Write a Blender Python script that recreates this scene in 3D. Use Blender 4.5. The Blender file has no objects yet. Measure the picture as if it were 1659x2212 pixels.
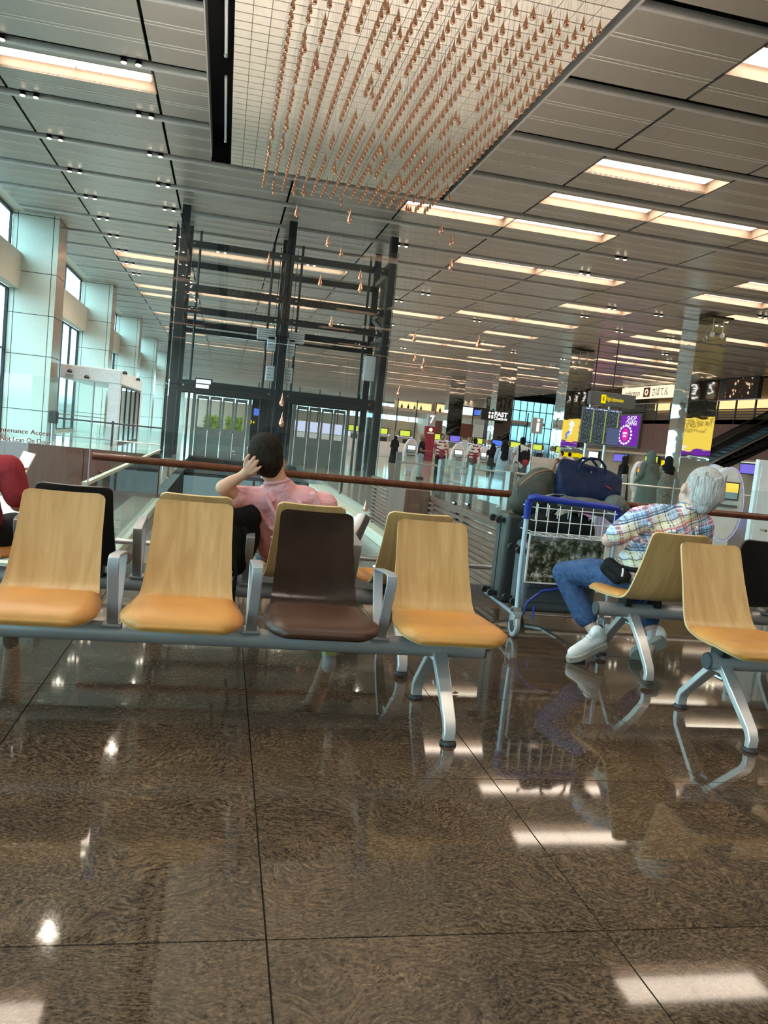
import bpy, bmesh, math, random
from mathutils import Vector, Matrix
random.seed(7)
SC = bpy.context.scene
COL = SC.collection
# ------------------------------------------------------------------ camera
cam_data = bpy.data.cameras.new('camera')
cam_data.sensor_fit = 'HORIZONTAL'; cam_data.sensor_width = 36.0
cam_data.lens = 1730.0 * 36.0 / 1659.0
cam_data.clip_start = 0.05; cam_data.clip_end = 600
cam = bpy.data.objects.new('camera', cam_data); COL.objects.link(cam)
_R = Matrix(((0.97555844, -0.08150791, -0.20406416),
             (-0.194646, 0.11042146, -0.97463841),
             (0.10197381, 0.99053701, 0.0918574)))
cam.matrix_world = Matrix.Translation((0, 0, 1.3)) @ _R.to_4x4()
SC.camera = cam
# ------------------------------------------------------------------ world, exposure
world = bpy.data.worlds.new('daylight'); SC.world = world; world.use_nodes = True
_bg = world.node_tree.nodes['Background']
_bg.inputs[1].default_value = 8.5
_wt = world.node_tree; _tc = _wt.nodes.new('ShaderNodeTexCoord'); _sx = _wt.nodes.new('ShaderNodeSeparateXYZ'); _rp = _wt.nodes.new('ShaderNodeValToRGB')
_wt.links.new(_tc.outputs['Generated'], _sx.inputs[0]); _wt.links.new(_sx.outputs[2], _rp.inputs[0]); _wt.links.new(_rp.outputs[0], _bg.inputs[0])
_rp.color_ramp.elements[0].position = 0.0; _rp.color_ramp.elements[0].color = (.085, .11, .11, 1)      # ground outside
_rp.color_ramp.elements[1].position = 0.02; _rp.color_ramp.elements[1].color = (.56, .84, .92, 1)    # overcast sky
SC.view_settings.view_transform = 'Standard'; SC.view_settings.look = 'None'
SC.view_settings.exposure = 0.0; SC.view_settings.gamma = 1.0
SC.view_settings.use_curve_mapping = False
SC.cycles.max_bounces = 6; SC.cycles.diffuse_bounces = 3; SC.cycles.glossy_bounces = 4
SC.cycles.transparent_max_bounces = 24; SC.cycles.transmission_bounces = 4
SC.cycles.caustics_reflective = False; SC.cycles.caustics_refractive = False
SC.cycles.sample_clamp_indirect = 6.0
LAMP_STRENGTH = 9.0      # ceiling trough diffusers
LAMP_COLOR = (1.0, 0.83, 0.67, 1)

# ------------------------------------------------------------------ materials
MATS = {}
def _new(name):
    m = bpy.data.materials.new(name); m.use_nodes = True
    nt = m.node_tree; nt.nodes.clear()
    out = nt.nodes.new('ShaderNodeOutputMaterial')
    MATS[name] = m
    return m, nt, out
def N(nt, t, **kw):
    n = nt.nodes.new(t)
    for k, v in kw.items(): setattr(n, k, v)
    return n
def principled(nt, out, col=(.8,.8,.8), rough=.5, metal=0., spec=.5):
    b = N(nt, 'ShaderNodeBsdfPrincipled')
    b.inputs['Base Color'].default_value = (*col, 1)
    b.inputs['Roughness'].default_value = rough
    b.inputs['Metallic'].default_value = metal
    b.inputs['Specular IOR Level'].default_value = spec
    nt.links.new(b.outputs[0], out.inputs[0]); return b
def ramp(nt, fac, stops):
    r = N(nt, 'ShaderNodeValToRGB'); e = r.color_ramp.elements
    e[0].position, e[0].color = stops[0][0], (*stops[0][1], 1)
    e[1].position, e[1].color = stops[-1][0], (*stops[-1][1], 1)
    for p, c in stops[1:-1]:
        x = e.new(p); x.color = (*c, 1)
    nt.links.new(fac, r.inputs[0]); return r
def coords(nt, scale=(1,1,1), rnd=True, kind='Object', rot=(0,0,0)):
    tc = N(nt, 'ShaderNodeTexCoord'); mp = N(nt, 'ShaderNodeMapping')
    mp.inputs['Scale'].default_value = scale; mp.inputs['Rotation'].default_value = rot
    nt.links.new(tc.outputs[kind], mp.inputs[0])
    if rnd:
        oi = N(nt, 'ShaderNodeObjectInfo'); mu = N(nt, 'ShaderNodeMath', operation='MULTIPLY')
        mu.inputs[1].default_value = 37.0
        nt.links.new(oi.outputs['Random'], mu.inputs[0])
        cb = N(nt, 'ShaderNodeCombineXYZ')
        for i in range(3): nt.links.new(mu.outputs[0], cb.inputs[i])
        nt.links.new(cb.outputs[0], mp.inputs['Location'])
    return mp.outputs[0]
def noise(nt, vec, scale=5, detail=4, rough=.55, dist=0.):
    n = N(nt, 'ShaderNodeTexNoise')
    n.inputs['Scale'].default_value = scale; n.inputs['Detail'].default_value = detail
    n.inputs['Roughness'].default_value = rough; n.inputs['Distortion'].default_value = dist
    if vec is not None: nt.links.new(vec, n.inputs['Vector'])
    return n
def bump(nt, b, height, strength=.1, dist=.01):
    bp = N(nt, 'ShaderNodeBump'); bp.inputs['Strength'].default_value = strength
    bp.inputs['Distance'].default_value = dist
    nt.links.new(height, bp.inputs['Height']); nt.links.new(bp.outputs[0], b.inputs['Normal'])
def plain(name, col, rough=.5, metal=0., spec=.5, vary=.06, scale=8):
    """colour with a faint procedural mottling"""
    m, nt, out = _new(name); b = principled(nt, out, col, rough, metal, spec)
    n = noise(nt, coords(nt), scale, 3)
    lo = tuple(max(0, c*(1-vary)) for c in col); hi = tuple(min(1, c*(1+vary)) for c in col)
    r = ramp(nt, n.outputs['Fac'], [(.3, lo), (.7, hi)])
    nt.links.new(r.outputs[0], b.inputs['Base Color']); return m
def emit(name, col, strength):
    m, nt, out = _new(name); e = N(nt, 'ShaderNodeEmission')
    e.inputs[0].default_value = (*col[:3], 1); e.inputs[1].default_value = strength
    nt.links.new(e.outputs[0], out.inputs[0]); return m
def glass(name, tint=(.93,.98,.97), ior=1.45, rough=0.0, boost=1.0):
    m, nt, out = _new(name)
    t = N(nt, 'ShaderNodeBsdfTransparent'); t.inputs[0].default_value = (*tint, 1)
    g = N(nt, 'ShaderNodeBsdfGlossy'); g.inputs['Roughness'].default_value = rough
    lw = N(nt, 'ShaderNodeLayerWeight'); lw.inputs[0].default_value = .5; pw = N(nt, 'ShaderNodeMath', operation='POWER'); pw.inputs[1].default_value = 5.0; nt.links.new(lw.outputs['Facing'], pw.inputs[0])
    f0 = ((ior-1)/(ior+1))**2; fr = N(nt, 'ShaderNodeMath', operation='MULTIPLY_ADD'); fr.inputs[1].default_value = 1-f0; fr.inputs[2].default_value = f0; nt.links.new(pw.outputs[0], fr.inputs[0])
    mu = N(nt, 'ShaderNodeMath', operation='MULTIPLY'); mu.inputs[1].default_value = boost; mu.use_clamp = True
    mx = N(nt, 'ShaderNodeMixShader'); nt.links.new(fr.outputs[0], mu.inputs[0]); nt.links.new(mu.outputs[0], mx.inputs[0])
    nt.links.new(t.outputs[0], mx.inputs[1]); nt.links.new(g.outputs[0], mx.inputs[2])
    nt.links.new(mx.outputs[0], out.inputs[0]); return m

def granite():
    m, nt, out = _new('granite'); b = principled(nt, out, rough=.045, spec=.5)
    v = coords(nt)
    warp = noise(nt, v, 1.7, 3, .5)
    mx = N(nt, 'ShaderNodeMix', data_type='VECTOR'); mx.inputs[0].default_value = .75
    nt.links.new(v, mx.inputs[4])
    wc = N(nt, 'ShaderNodeVectorMath', operation='SCALE'); wc.inputs['Scale'].default_value = .75
    nt.links.new(warp.outputs['Color'], wc.inputs[0])
    ad = N(nt, 'ShaderNodeVectorMath', operation='ADD'); nt.links.new(v, ad.inputs[0]); nt.links.new(wc.outputs[0], ad.inputs[1])
    mp = N(nt, 'ShaderNodeMapping'); mp.inputs['Scale'].default_value = (40, 125, 40)
    nt.links.new(ad.outputs[0], mp.inputs[0])
    st = noise(nt, mp.outputs[0], 1.0, 6, .74, .3)
    fine = noise(nt, v, 95, 3, .7)
    blend = N(nt, 'ShaderNodeMix', data_type='FLOAT'); blend.inputs[0].default_value = .34
    nt.links.new(st.outputs['Fac'], blend.inputs[2]); nt.links.new(fine.outputs['Fac'], blend.inputs[3])
    r = ramp(nt, blend.outputs[0], [(.36, (.012,.010,.009)), (.435, (.034,.024,.018)), (.50, (.086,.060,.041)), (.57, (.130,.092,.062)), (.68, (.26,.19,.13))])
    big = noise(nt, v, 2.6, 3, .6)
    rb = ramp(nt, big.outputs['Fac'], [(.3, (.70,.70,.72)), (.7, (1.15,1.08,.98))])
    mm = N(nt, 'ShaderNodeMix', data_type='RGBA', blend_type='MULTIPLY'); mm.inputs[0].default_value = 1
    nt.links.new(r.outputs[0], mm.inputs[6]); nt.links.new(rb.outputs[0], mm.inputs[7])
    nt.links.new(mm.outputs[2], b.inputs['Base Color'])
    return m
def wood(name, dark, light, rough=.38, ring=True, spec=.4):
    m, nt, out = _new(name); b = principled(nt, out, rough=rough, spec=spec)
    v = coords(nt, (1,1,1))
    mp = N(nt, 'ShaderNodeMapping'); mp.inputs['Scale'].default_value = (9, 2.2, .75); nt.links.new(v, mp.inputs[0])
    n1 = noise(nt, mp.outputs[0], 2.0, 5, .55, 1.2)
    r = ramp(nt, n1.outputs['Fac'], [(.28, dark), (.5, tuple((a+c)/2 for a, c in zip(dark, light))), (.72, light)])
    mp2 = N(nt, 'ShaderNodeMapping'); mp2.inputs['Scale'].default_value = (210, 30, 9); nt.links.new(v, mp2.inputs[0])
    n2 = noise(nt, mp2.outputs[0], 1.0, 2, .5)
    r2 = ramp(nt, n2.outputs['Fac'], [(.22, (.84,.79,.72)), (.36, (1,1,1)), (.8, (1.02,1.02,1.02))])
    mm = N(nt, 'ShaderNodeMix', data_type='RGBA', blend_type='MULTIPLY'); mm.inputs[0].default_value = 1
    nt.links.new(r.outputs[0], mm.inputs[6]); nt.links.new(r2.outputs[0], mm.inputs[7])
    nt.links.new(mm.outputs[2], b.inputs['Base Color']); return m
def leather(name, col, rough=.4, wear=None):
    m, nt, out = _new(name); b = principled(nt, out, col, rough, 0, .5)
    v = coords(nt)
    n = noise(nt, v, 260, 3, .6); bump(nt, b, n.outputs['Fac'], .12, .002)
    n2 = noise(nt, v, 4, 3)
    hi = wear or tuple(min(1, c*1.15) for c in col)
    r = ramp(nt, n2.outputs['Fac'], [(.35, tuple(c*.9 for c in col)), (.75, hi)])
    nt.links.new(r.outputs[0], b.inputs['Base Color']); return m
def fabric(name, col, rough=.85, scale=14, depth=.35, dist=.03, vary=.12):
    m, nt, out = _new(name); b = principled(nt, out, col, rough, 0, .2)
    v = coords(nt, rnd=False)
    n = noise(nt, v, scale, 4, .55, .8); bump(nt, b, n.outputs['Fac'], depth, dist)
    r = ramp(nt, n.outputs['Fac'], [(.3, tuple(c*(1-vary) for c in col)), (.7, tuple(min(1, c*(1+vary)) for c in col))])
    nt.links.new(r.outputs[0], b.inputs['Base Color']); return m
def brushed(name, col, rough=.3, metal=.9):
    m, nt, out = _new(name); b = principled(nt, out, col, rough, metal)
    n = noise(nt, coords(nt, (3, 3, 60)), 8, 3)
    r = ramp(nt, n.outputs['Fac'], [(.3, (rough*.8,)*3), (.7, (min(1, rough*1.25),)*3)])
    nt.links.new(r.outputs[0], b.inputs['Roughness']); return m
def mirror_metal():
    m, nt, out = _new('mirror_steel'); b = principled(nt, out, (.80,.83,.82), .025, 1.0)
    n = noise(nt, coords(nt, (.6, .6, 1.2)), 1.3, 2); bump(nt, b, n.outputs['Fac'], .05, .08); return m
def plaid():
    m, nt, out = _new('madras_plaid'); b = principled(nt, out, rough=.85, spec=.15)
    tc = N(nt, 'ShaderNodeTexCoord'); mp = N(nt, 'ShaderNodeMapping')
    mp.inputs['Rotation'].default_value = (0, math.radians(20), math.radians(12))
    wn = noise(nt, None, 9, 2)
    nt.links.new(tc.outputs['Object'], mp.inputs[0])
    sp = N(nt, 'ShaderNodeSeparateXYZ')
    jit = N(nt, 'ShaderNodeVectorMath', operation='SCALE'); jit.inputs['Scale'].default_value = .02
    nt.links.new(wn.outputs['Color'], jit.inputs[0]); ad = N(nt, 'ShaderNodeVectorMath', operation='ADD')
    nt.links.new(mp.outputs[0], ad.inputs[0]); nt.links.new(jit.outputs[0], ad.inputs[1]); nt.links.new(ad.outputs[0], sp.inputs[0])
    def band(sock, period, phase, width, colr, col):
        a = N(nt, 'ShaderNodeMath', operation='ADD'); a.inputs[1].default_value = phase; nt.links.new(sock, a.inputs[0])
        d = N(nt, 'ShaderNodeMath', operation='DIVIDE'); d.inputs[1].default_value = period; nt.links.new(a.outputs[0], d.inputs[0])
        f = N(nt, 'ShaderNodeMath', operation='FRACT'); nt.links.new(d.outputs[0], f.inputs[0])
        l = N(nt, 'ShaderNodeMath', operation='LESS_THAN'); l.inputs[1].default_value = width; nt.links.new(f.outputs[0], l.inputs[0])
        s = N(nt, 'ShaderNodeMath', operation='MULTIPLY'); s.inputs[1].default_value = .75; nt.links.new(l.outputs[0], s.inputs[0])
        x = N(nt, 'ShaderNodeMix', data_type='RGBA'); nt.links.new(s.outputs[0], x.inputs[0]); nt.links.new(col, x.inputs[6]); x.inputs[7].default_value = (*colr, 1)
        return x.outputs[2]
    base = N(nt, 'ShaderNodeRGB'); base.outputs[0].default_value = (.74,.72,.70,1)
    c = base.outputs[0]
    X, Yy, Z = sp.outputs[0], sp.outputs[1], sp.outputs[2]
    for sock, ph in ((X, .0), (Z, .05)):
        c = band(sock, .20, ph, .30, (.16,.42,.78), c)
        c = band(sock, .20, ph+.09, .22, (.82,.66,.30), c)
        c = band(sock, .20, ph+.15, .10, (.70,.12,.16), c)
    for sock, ph in ((X, .01), (Z, .03)):
        c = band(sock, .022, ph, .30, (.82,.82,.84), c)
        c = band(sock, .066, ph, .11, (.025,.03,.06), c)
        c = band(sock, .20, ph+.02, .035, (.015,.015,.02), c)
        c = band(sock, .20, ph+.12, .045, (.60,.08,.10), c)
    nt.links.new(c, b.inputs['Base Color']); return m
def hair_mat(name, a, c, rough=.8):
    m, nt, out = _new(name); b = principled(nt, out, a, rough, 0, .12)
    v = coords(nt, (170, 170, 14), rnd=False); n = noise(nt, v, 1.0, 3, .6)
    r = ramp(nt, n.outputs['Fac'], [(.3, a), (.7, c)]); nt.links.new(r.outputs[0], b.inputs['Base Color'])
    bump(nt, b, n.outputs['Fac'], .8, .006); return m
def grass_photo(name='trolley_picture'):
    m, nt, out = _new(name); b = principled(nt, out, rough=.25)
    v = coords(nt, rnd=False); n1 = noise(nt, v, 13, 8, .74); n2 = noise(nt, v, 5, 3)
    r = ramp(nt, n1.outputs['Fac'], [(.38, (.008,.010,.006)), (.47, (.035,.040,.020)), (.53, (.11,.11,.06)), (.58, (.28,.28,.25)), (.66, (.60,.62,.60))])
    sp = N(nt, 'ShaderNodeSeparateXYZ'); nt.links.new(v, sp.inputs[0])
    gt = N(nt, 'ShaderNodeMath', operation='MULTIPLY_ADD'); gt.inputs[1].default_value = 9; gt.inputs[2].default_value = -3.1; nt.links.new(sp.outputs[2], gt.inputs[0])
    ad = N(nt, 'ShaderNodeMath', operation='ADD'); nt.links.new(n2.outputs['Fac'], ad.inputs[0]); nt.links.new(gt.outputs[0], ad.inputs[1]); ad.use_clamp = True
    x = N(nt, 'ShaderNodeMix', data_type='RGBA'); nt.links.new(ad.outputs[0], x.inputs[0]); nt.links.new(r.outputs[0], x.inputs[6]); x.inputs[7].default_value = (.35,.42,.46,1)
    nt.links.new(x.outputs[2], b.inputs['Base Color']); return m
def board_rows(name, base, stripe, strength, rows=15.0):
    """flight board print: rows of small pale text and a yellow-green column"""
    m, nt, out = _new(name); e = N(nt, 'ShaderNodeEmission'); e.inputs[1].default_value = strength
    tc = N(nt, 'ShaderNodeTexCoord'); sp = N(nt, 'ShaderNodeSeparateXYZ'); nt.links.new(tc.outputs['Object'], sp.inputs[0])
    def fr(sock, k):
        a = N(nt, 'ShaderNodeMath', operation='MULTIPLY'); a.inputs[1].default_value = k; nt.links.new(sock, a.inputs[0])
        f = N(nt, 'ShaderNodeMath', operation='FRACT'); nt.links.new(a.outputs[0], f.inputs[0]); return f.outputs[0]
    rz = fr(sp.outputs[2], rows)
    l = N(nt, 'ShaderNodeMath', operation='LESS_THAN'); l.inputs[1].default_value = .45; nt.links.new(rz, l.inputs[0])
    v = coords(nt, (26, 1, rows), rnd=False); n = noise(nt, v, 1.0, 1); g = N(nt, 'ShaderNodeMath', operation='GREATER_THAN'); g.inputs[1].default_value = .52; nt.links.new(n.outputs['Fac'], g.inputs[0])
    mu = N(nt, 'ShaderNodeMath', operation='MULTIPLY'); nt.links.new(l.outputs[0], mu.inputs[0]); nt.links.new(g.outputs[0], mu.inputs[1])
    x = N(nt, 'ShaderNodeMix', data_type='RGBA'); nt.links.new(mu.outputs[0], x.inputs[0]); x.inputs[6].default_value = (*base, 1); x.inputs[7].default_value = (.24,.29,.30,1)
    a1 = N(nt, 'ShaderNodeMath', operation='SUBTRACT'); a1.inputs[1].default_value = .2; nt.links.new(sp.outputs[0], a1.inputs[0])
    ab = N(nt, 'ShaderNodeMath', operation='ABSOLUTE'); nt.links.new(a1.outputs[0], ab.inputs[0])
    lt = N(nt, 'ShaderNodeMath', operation='LESS_THAN'); lt.inputs[1].default_value = .035; nt.links.new(ab.outputs[0], lt.inputs[0])
    y = N(nt, 'ShaderNodeMix', data_type='RGBA'); nt.links.new(lt.outputs[0], y.inputs[0]); nt.links.new(x.outputs[2], y.inputs[6]); y.inputs[7].default_value = (*stripe, 1)
    nt.links.new(y.outputs[2], e.inputs[0]); nt.links.new(e.outputs[0], out.inputs[0]); return m
def food_print():
    m, nt, out = _new('food_print'); e = N(nt, 'ShaderNodeEmission'); e.inputs[1].default_value = 1.0
    v = coords(nt, rnd=False); vo = N(nt, 'ShaderNodeTexVoronoi'); vo.inputs['Scale'].default_value = 2.6; nt.links.new(v, vo.inputs['Vector'])
    r = ramp(nt, vo.outputs['Distance'], [(.05, (.75,.50,.18)), (.18, (.80,.74,.58)), (.27, (.35,.16,.05)), (.34, (.03,.02,.015))])
    nt.links.new(r.outputs[0], e.inputs[0]); nt.links.new(e.outputs[0], out.inputs[0]); return m

granite(); mirror_metal(); plaid(); grass_photo(); food_print()
wood('beech_ply', (.43,.235,.082), (.58,.355,.150))
wood('ply_edge', (.58,.40,.18), (.70,.52,.28), .5)
wood('ply_back', (.30,.17,.045), (.40,.24,.075), .42)
wood('handrail_wood', (.085,.022,.010), (.150,.045,.020), .25)
wood('slat_wood', (.11,.055,.038), (.18,.095,.065), .5)
wood('fascia_wood', (.105,.042,.028), (.155,.066,.046), .45)
leather('tan_vinyl', (.54,.245,.058), .42)
leather('brown_vinyl', (.062,.025,.014), .38)
leather('brown_shell', (.016,.008,.005), .20, (.030,.016,.011))
leather('black_shell', (.006,.005,.005), .45)
brushed('cast_aluminium', (.74,.74,.74), .38, .75)
brushed('beam_grey', (.38,.375,.37), .42, .4)
brushed('arm_grey', (.40,.42,.45), .42, .45)
brushed('steel', (.62,.63,.64), .22)
brushed('chrome', (.80,.81,.82), .08, 1.0)
brushed('copper', (.83,.44,.29), .16, 1.0)
plain('rubber', (.014,.014,.014), .55)
plain('black_plastic', (.012,.013,.014), .4)
plain('end_cap', (.045,.055,.062), .45)
plain('ceiling_metal', (.35,.325,.29), .33, .25, .5, .03, 3)
plain('ceiling_beam_metal', (.58,.58,.57), .30, .35)
plain('rib_lit_edge', (.80,.77,.72), .4)  # ceiling ribs paler than the panels: lit reveal edges put into the colour
plain('void_black', (.006,.006,.006), .8)
plain('light_housing', (.42,.32,.245), .5)
plain('canopy_tile', (.82,.76,.66), .55, 0, .4, .04)
plain('canopy_joint', (.16,.14,.115), .8)
plain('wall_panel', (.66,.70,.63), .38, 0, .5, .03)
plain('panel_joint', (.055,.06,.06), .7)
brushed('bronze_panel', (.40,.31,.23), .24, .75)
plain('bulkhead', (.60,.56,.46), .5)
plain('lift_steel', (.026,.033,.040), .38, .3)
plain('door_steel', (.36,.37,.35), .32, .55)
plain('machine_white', (.84,.86,.88), .5)
plain('wire_grey', (.16,.16,.16), .5, .3)
plain('trolley_wire', (.74,.74,.72), .35, .2)
plain('dark_frame', (.020,.022,.025), .45)
plain('far_floor', (.42,.385,.34), .10, 0, .5, .1, .8)
plain('lower_floor', (.20,.20,.19), .22, 0, .5, .12, 2)
plain('cream_ledge', (.70,.68,.56), .45)
plain('beige_wall', (.42,.37,.30), .6)
plain('white_panel', (.80,.82,.83), .4)
plain('kiosk_white', (.72,.68,.63), .35)
plain('joint_dark', (.020,.015,.012), .7)
plain('shop_wall', (.50,.36,.20), .6)
plain('counter_beige', (.36,.30,.22), .5)
plain('sign_dark', (.02,.024,.026), .35)
plain('sign_grey', (.085,.10,.11), .4)
plain('skin', (.56,.315,.215), .5, 0, .4, .05, 20)
plain('skin_dark', (.24,.13,.085), .5)
plain('skin_fair', (.62,.40,.32), .5)
hair_mat('hair_dark', (.008,.006,.005), (.035,.025,.018))
hair_mat('hair_black', (.005,.005,.006), (.018,.016,.016))
hair_mat('hair_grey', (.26,.25,.24), (.66,.65,.63))
hair_mat('hair_sandy', (.20,.15,.10), (.36,.28,.20))
fabric('pink_cotton', (.72,.37,.39), .9, 7, .5, .06, .05)
fabric('red_cotton', (.30,.035,.045), .9)
fabric('maroon_cotton', (.25,.035,.06), .9)
fabric('black_cotton', (.012,.012,.014), .9)
fabric('denim', (.050,.095,.20), .9, 30, .5, .02, .3)
fabric('pale_denim', (.34,.42,.50), .9)
fabric('white_cotton', (.70,.71,.72), .9)
fabric('cream_cotton', (.62,.55,.47), .9)
fabric('sage_cloth', (.12,.145,.125), .9, 6, .5, .05)
fabric('grey_pattern', (.22,.21,.18), .9, 30, .3, .02, .7)
fabric('navy_nylon', (.008,.016,.050), .55, 6, .7, .05, .2)
fabric('olive_nylon', (.060,.062,.050), .7, 6, .5, .05, .15)
fabric('grey_nylon', (.11,.12,.11), .6, 16, .6, .03, .2)
fabric('black_nylon', (.008,.008,.009), .75)
plain('white_leather', (.78,.79,.78), .45)
plain('shoe_sole', (.40,.37,.32), .6)
plain('lime_rubber', (.50,.75,.10), .5)
plain('tan_leather', (.22,.10,.05), .45)
plain('red_mark', (.5,.03,.02), .5)
plain('blue_paint', (.010,.035,.30), .3)
plain('trolley_tube', (.46,.55,.62), .3, .5)
plain('suitcase_grey', (.085,.10,.11), .42)
plain('suitcase_black', (.018,.020,.020), .45)
plain('suitcase_olive', (.035,.038,.034), .45)
plain('brass', (.45,.30,.10), .3, .9)
plain('plant_green', (.20,.34,.05), .6, 0, .3, .5, 9)
glass('clear_glass', (.955,.985,.98), 1.45)
glass('barrier_glass', (.945,.98,.972), 1.45)
glass('lift_glass', (.955,.98,.982), 1.5, 0, 1.5)
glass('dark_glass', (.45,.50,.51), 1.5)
glass('tinted_glass', (.33,.42,.435), 1.45)
glass('window_glass', (.88,.985,1.0), 1.45)
emit('diffuser', LAMP_COLOR, LAMP_STRENGTH)
emit('downlight_glow', (1,.86,.66), 26)
emit('sign_white', (1,.97,.92), 1.15)
emit('sign_cream', (1,.84,.58), 1.25)
emit('sign_yellow', (1,.74,.0), 1.0)
emit('screen_yellow', (1,.70,.10), 1.15)
emit('screen_orange', (1,.50,.05), .9)
emit('screen_purple', (.20,.03,.42), 1.0)
emit('screen_magenta', (.85,.03,.42), 1.0)
emit('screen_white', (.92,.96,1.0), 1.2)
emit('screen_blue', (.10,.22,.85), 1.0)
emit('screen_lime', (.72,.86,.10), 1.0)
emit('screen_violet', (.22,.18,.80), 1.0)
emit('screen_grey', (.10,.13,.24), .9)
emit('shop_glow', (1,.66,.30), 1.6)
emit('counter_glow', (.72,.76,1.0), 1.1)
emit('ring_glow', (.62,.64,1.0), .75)
plain('letter_red', (.28,.025,.03), .6)
plain('letter_white', (.75,.74,.70), .5)
plain('letter_dim', (.11,.12,.04), .6)
plain('letter_dark', (.10,.075,.03), .6)
plain('letter_teal', (.30,.45,.47), .5)
board_rows('board_rows', (.022,.034,.040), (.30,.38,.10), 1.0)
board_rows('board_head', (.03,.04,.16), (.03,.04,.16), 1.0, 3)

# ------------------------------------------------------------------ mesh building
WL = {}
class MB:
    def __init__(s, M=None): s.v = []; s.f = []; s.mi = []; s.M = M; s.cur = 0
    def add(s, vs, fs):
        o = len(s.v)
        for p in vs:
            p = Vector(p)
            s.v.append(s.M @ p if s.M else p)
        for f in fs: s.f.append([i+o for i in f]); s.mi.append(s.cur)
        return s
    def box(s, x0, x1, y0, y1, z0, z1):
        return s.add([(x0,y0,z0),(x1,y0,z0),(x1,y1,z0),(x0,y1,z0),(x0,y0,z1),(x1,y0,z1),(x1,y1,z1),(x0,y1,z1)],
                     [(0,3,2,1),(4,5,6,7),(0,1,5,4),(1,2,6,5),(2,3,7,6),(3,0,4,7)])
    def hexa(s, a, b):
        """8 points: bottom ring a (4), top ring b (4)"""
        return s.add(list(a)+list(b), [(3,2,1,0),(4,5,6,7),(0,1,5,4),(1,2,6,5),(2,3,7,6),(3,0,4,7)])
    def cyl(s, p0, p1, r0, r1=None, n=12):
        return s.tube([p0, p1], [r0, r0 if r1 is None else r1], n)
    def tube(s, pts, r, n=8, closed=False):
        P = [Vector(p) for p in pts]; k = len(P)
        R = r if isinstance(r, (list, tuple)) else [r]*k
        vs = []; up = None
        for i in range(k):
            if closed: d = P[(i+1)%k]-P[i-1]
            else: d = P[min(i+1,k-1)]-P[max(i-1,0)]
            d.normalize()
            if up is None:
                up = Vector((0,0,1)) if abs(d.z) < .9 else Vector((1,0,0))
            a = d.cross(up); a.normalize(); b = a.cross(d); b.normalize(); up = b
            for j in range(n):
                t = 2*math.pi*j/n; vs.append(P[i]+(a*math.cos(t)+b*math.sin(t))*R[i])
        fs = []
        for i in range(k if closed else k-1):
            for j in range(n):
                i2 = (i+1)%k; fs.append((i*n+j, i*n+(j+1)%n, i2*n+(j+1)%n, i2*n+j))
        if not closed: fs += [tuple(range(n))[::-1], tuple(range((k-1)*n, k*n))]
        return s.add(vs, fs)
    def lathe(s, prof, c=(0,0,0), n=14, ax='z', sx=1, sy=1):
        vs = []; k = len(prof); c = Vector(c)
        for r, z in prof:
            for j in range(n):
                t = 2*math.pi*j/n; p = (r*math.cos(t)*sx, r*math.sin(t)*sy, z)
                if ax == 'x': p = (p[2], p[0], p[1])
                elif ax == 'y': p = (p[0], p[2], p[1])
                vs.append(c+Vector(p))
        fs = [(i*n+j, i*n+(j+1)%n, (i+1)*n+(j+1)%n, (i+1)*n+j) for i in range(k-1) for j in range(n)]
        fs += [tuple(range(n))[::-1], tuple(range((k-1)*n, k*n))]
        return s.add(vs, fs)
    def ell(s, c, r, n=10, m=8):
        pr = [(max(1e-4, math.sin(math.pi*i/m)), -math.cos(math.pi*i/m)) for i in range(m+1)]
        c = Vector(c); vs = [(c.x+a*math.cos(2*math.pi*j/n)*r[0], c.y+a*math.sin(2*math.pi*j/n)*r[1], c.z+z*r[2]) for a, z in pr for j in range(n)]
        fs = [(i*n+j, i*n+(j+1)%n, (i+1)*n+(j+1)%n, (i+1)*n+j) for i in range(m) for j in range(n)]
        return s.add(vs, fs)
    def prism(s, poly, ax, lo, hi):
        """poly of 2D points extruded along axis ax ('x': (y,z), 'y': (x,z), 'z': (x,y))"""
        def P(a, b, t): return {'x': (t,a,b), 'y': (a,t,b), 'z': (a,b,t)}[ax]
        n = len(poly); vs = [P(a,b,lo) for a, b in poly]+[P(a,b,hi) for a, b in poly]
        fs = [tuple(range(n))[::-1], tuple(range(n, 2*n))]+[(i,(i+1)%n,(i+1)%n+n,i+n) for i in range(n)]
        return s.add(vs, fs)
    def ribbon(s, path, w, t, axis=(1,0,0), closed=True):
        """flat bar following path; w across axis, t thickness in plane"""
        P = [Vector(p) for p in path]; A = Vector(axis); k = len(P); vs = []
        for i in range(k):
            d = (P[(i+1)%k]-P[i-1]) if closed else (P[min(i+1,k-1)]-P[max(i-1,0)])
            d.normalize(); nrm = A.cross(d); nrm.normalize()
            ww = w[i] if isinstance(w, (list, tuple)) else w
            for a, b in ((-.5,-.5),(.5,-.5),(.5,.5),(-.5,.5)): vs.append(P[i]+A*ww*a+nrm*t*b)
        fs = []
        for i in range(k if closed else k-1):
            j = (i+1)%k
            for q in range(4): fs.append((i*4+q, i*4+(q+1)%4, j*4+(q+1)%4, j*4+q))
        if not closed: fs += [(3,2,1,0), tuple(range(4*k-4, 4*k))]
        return s.add(vs, fs)
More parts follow.
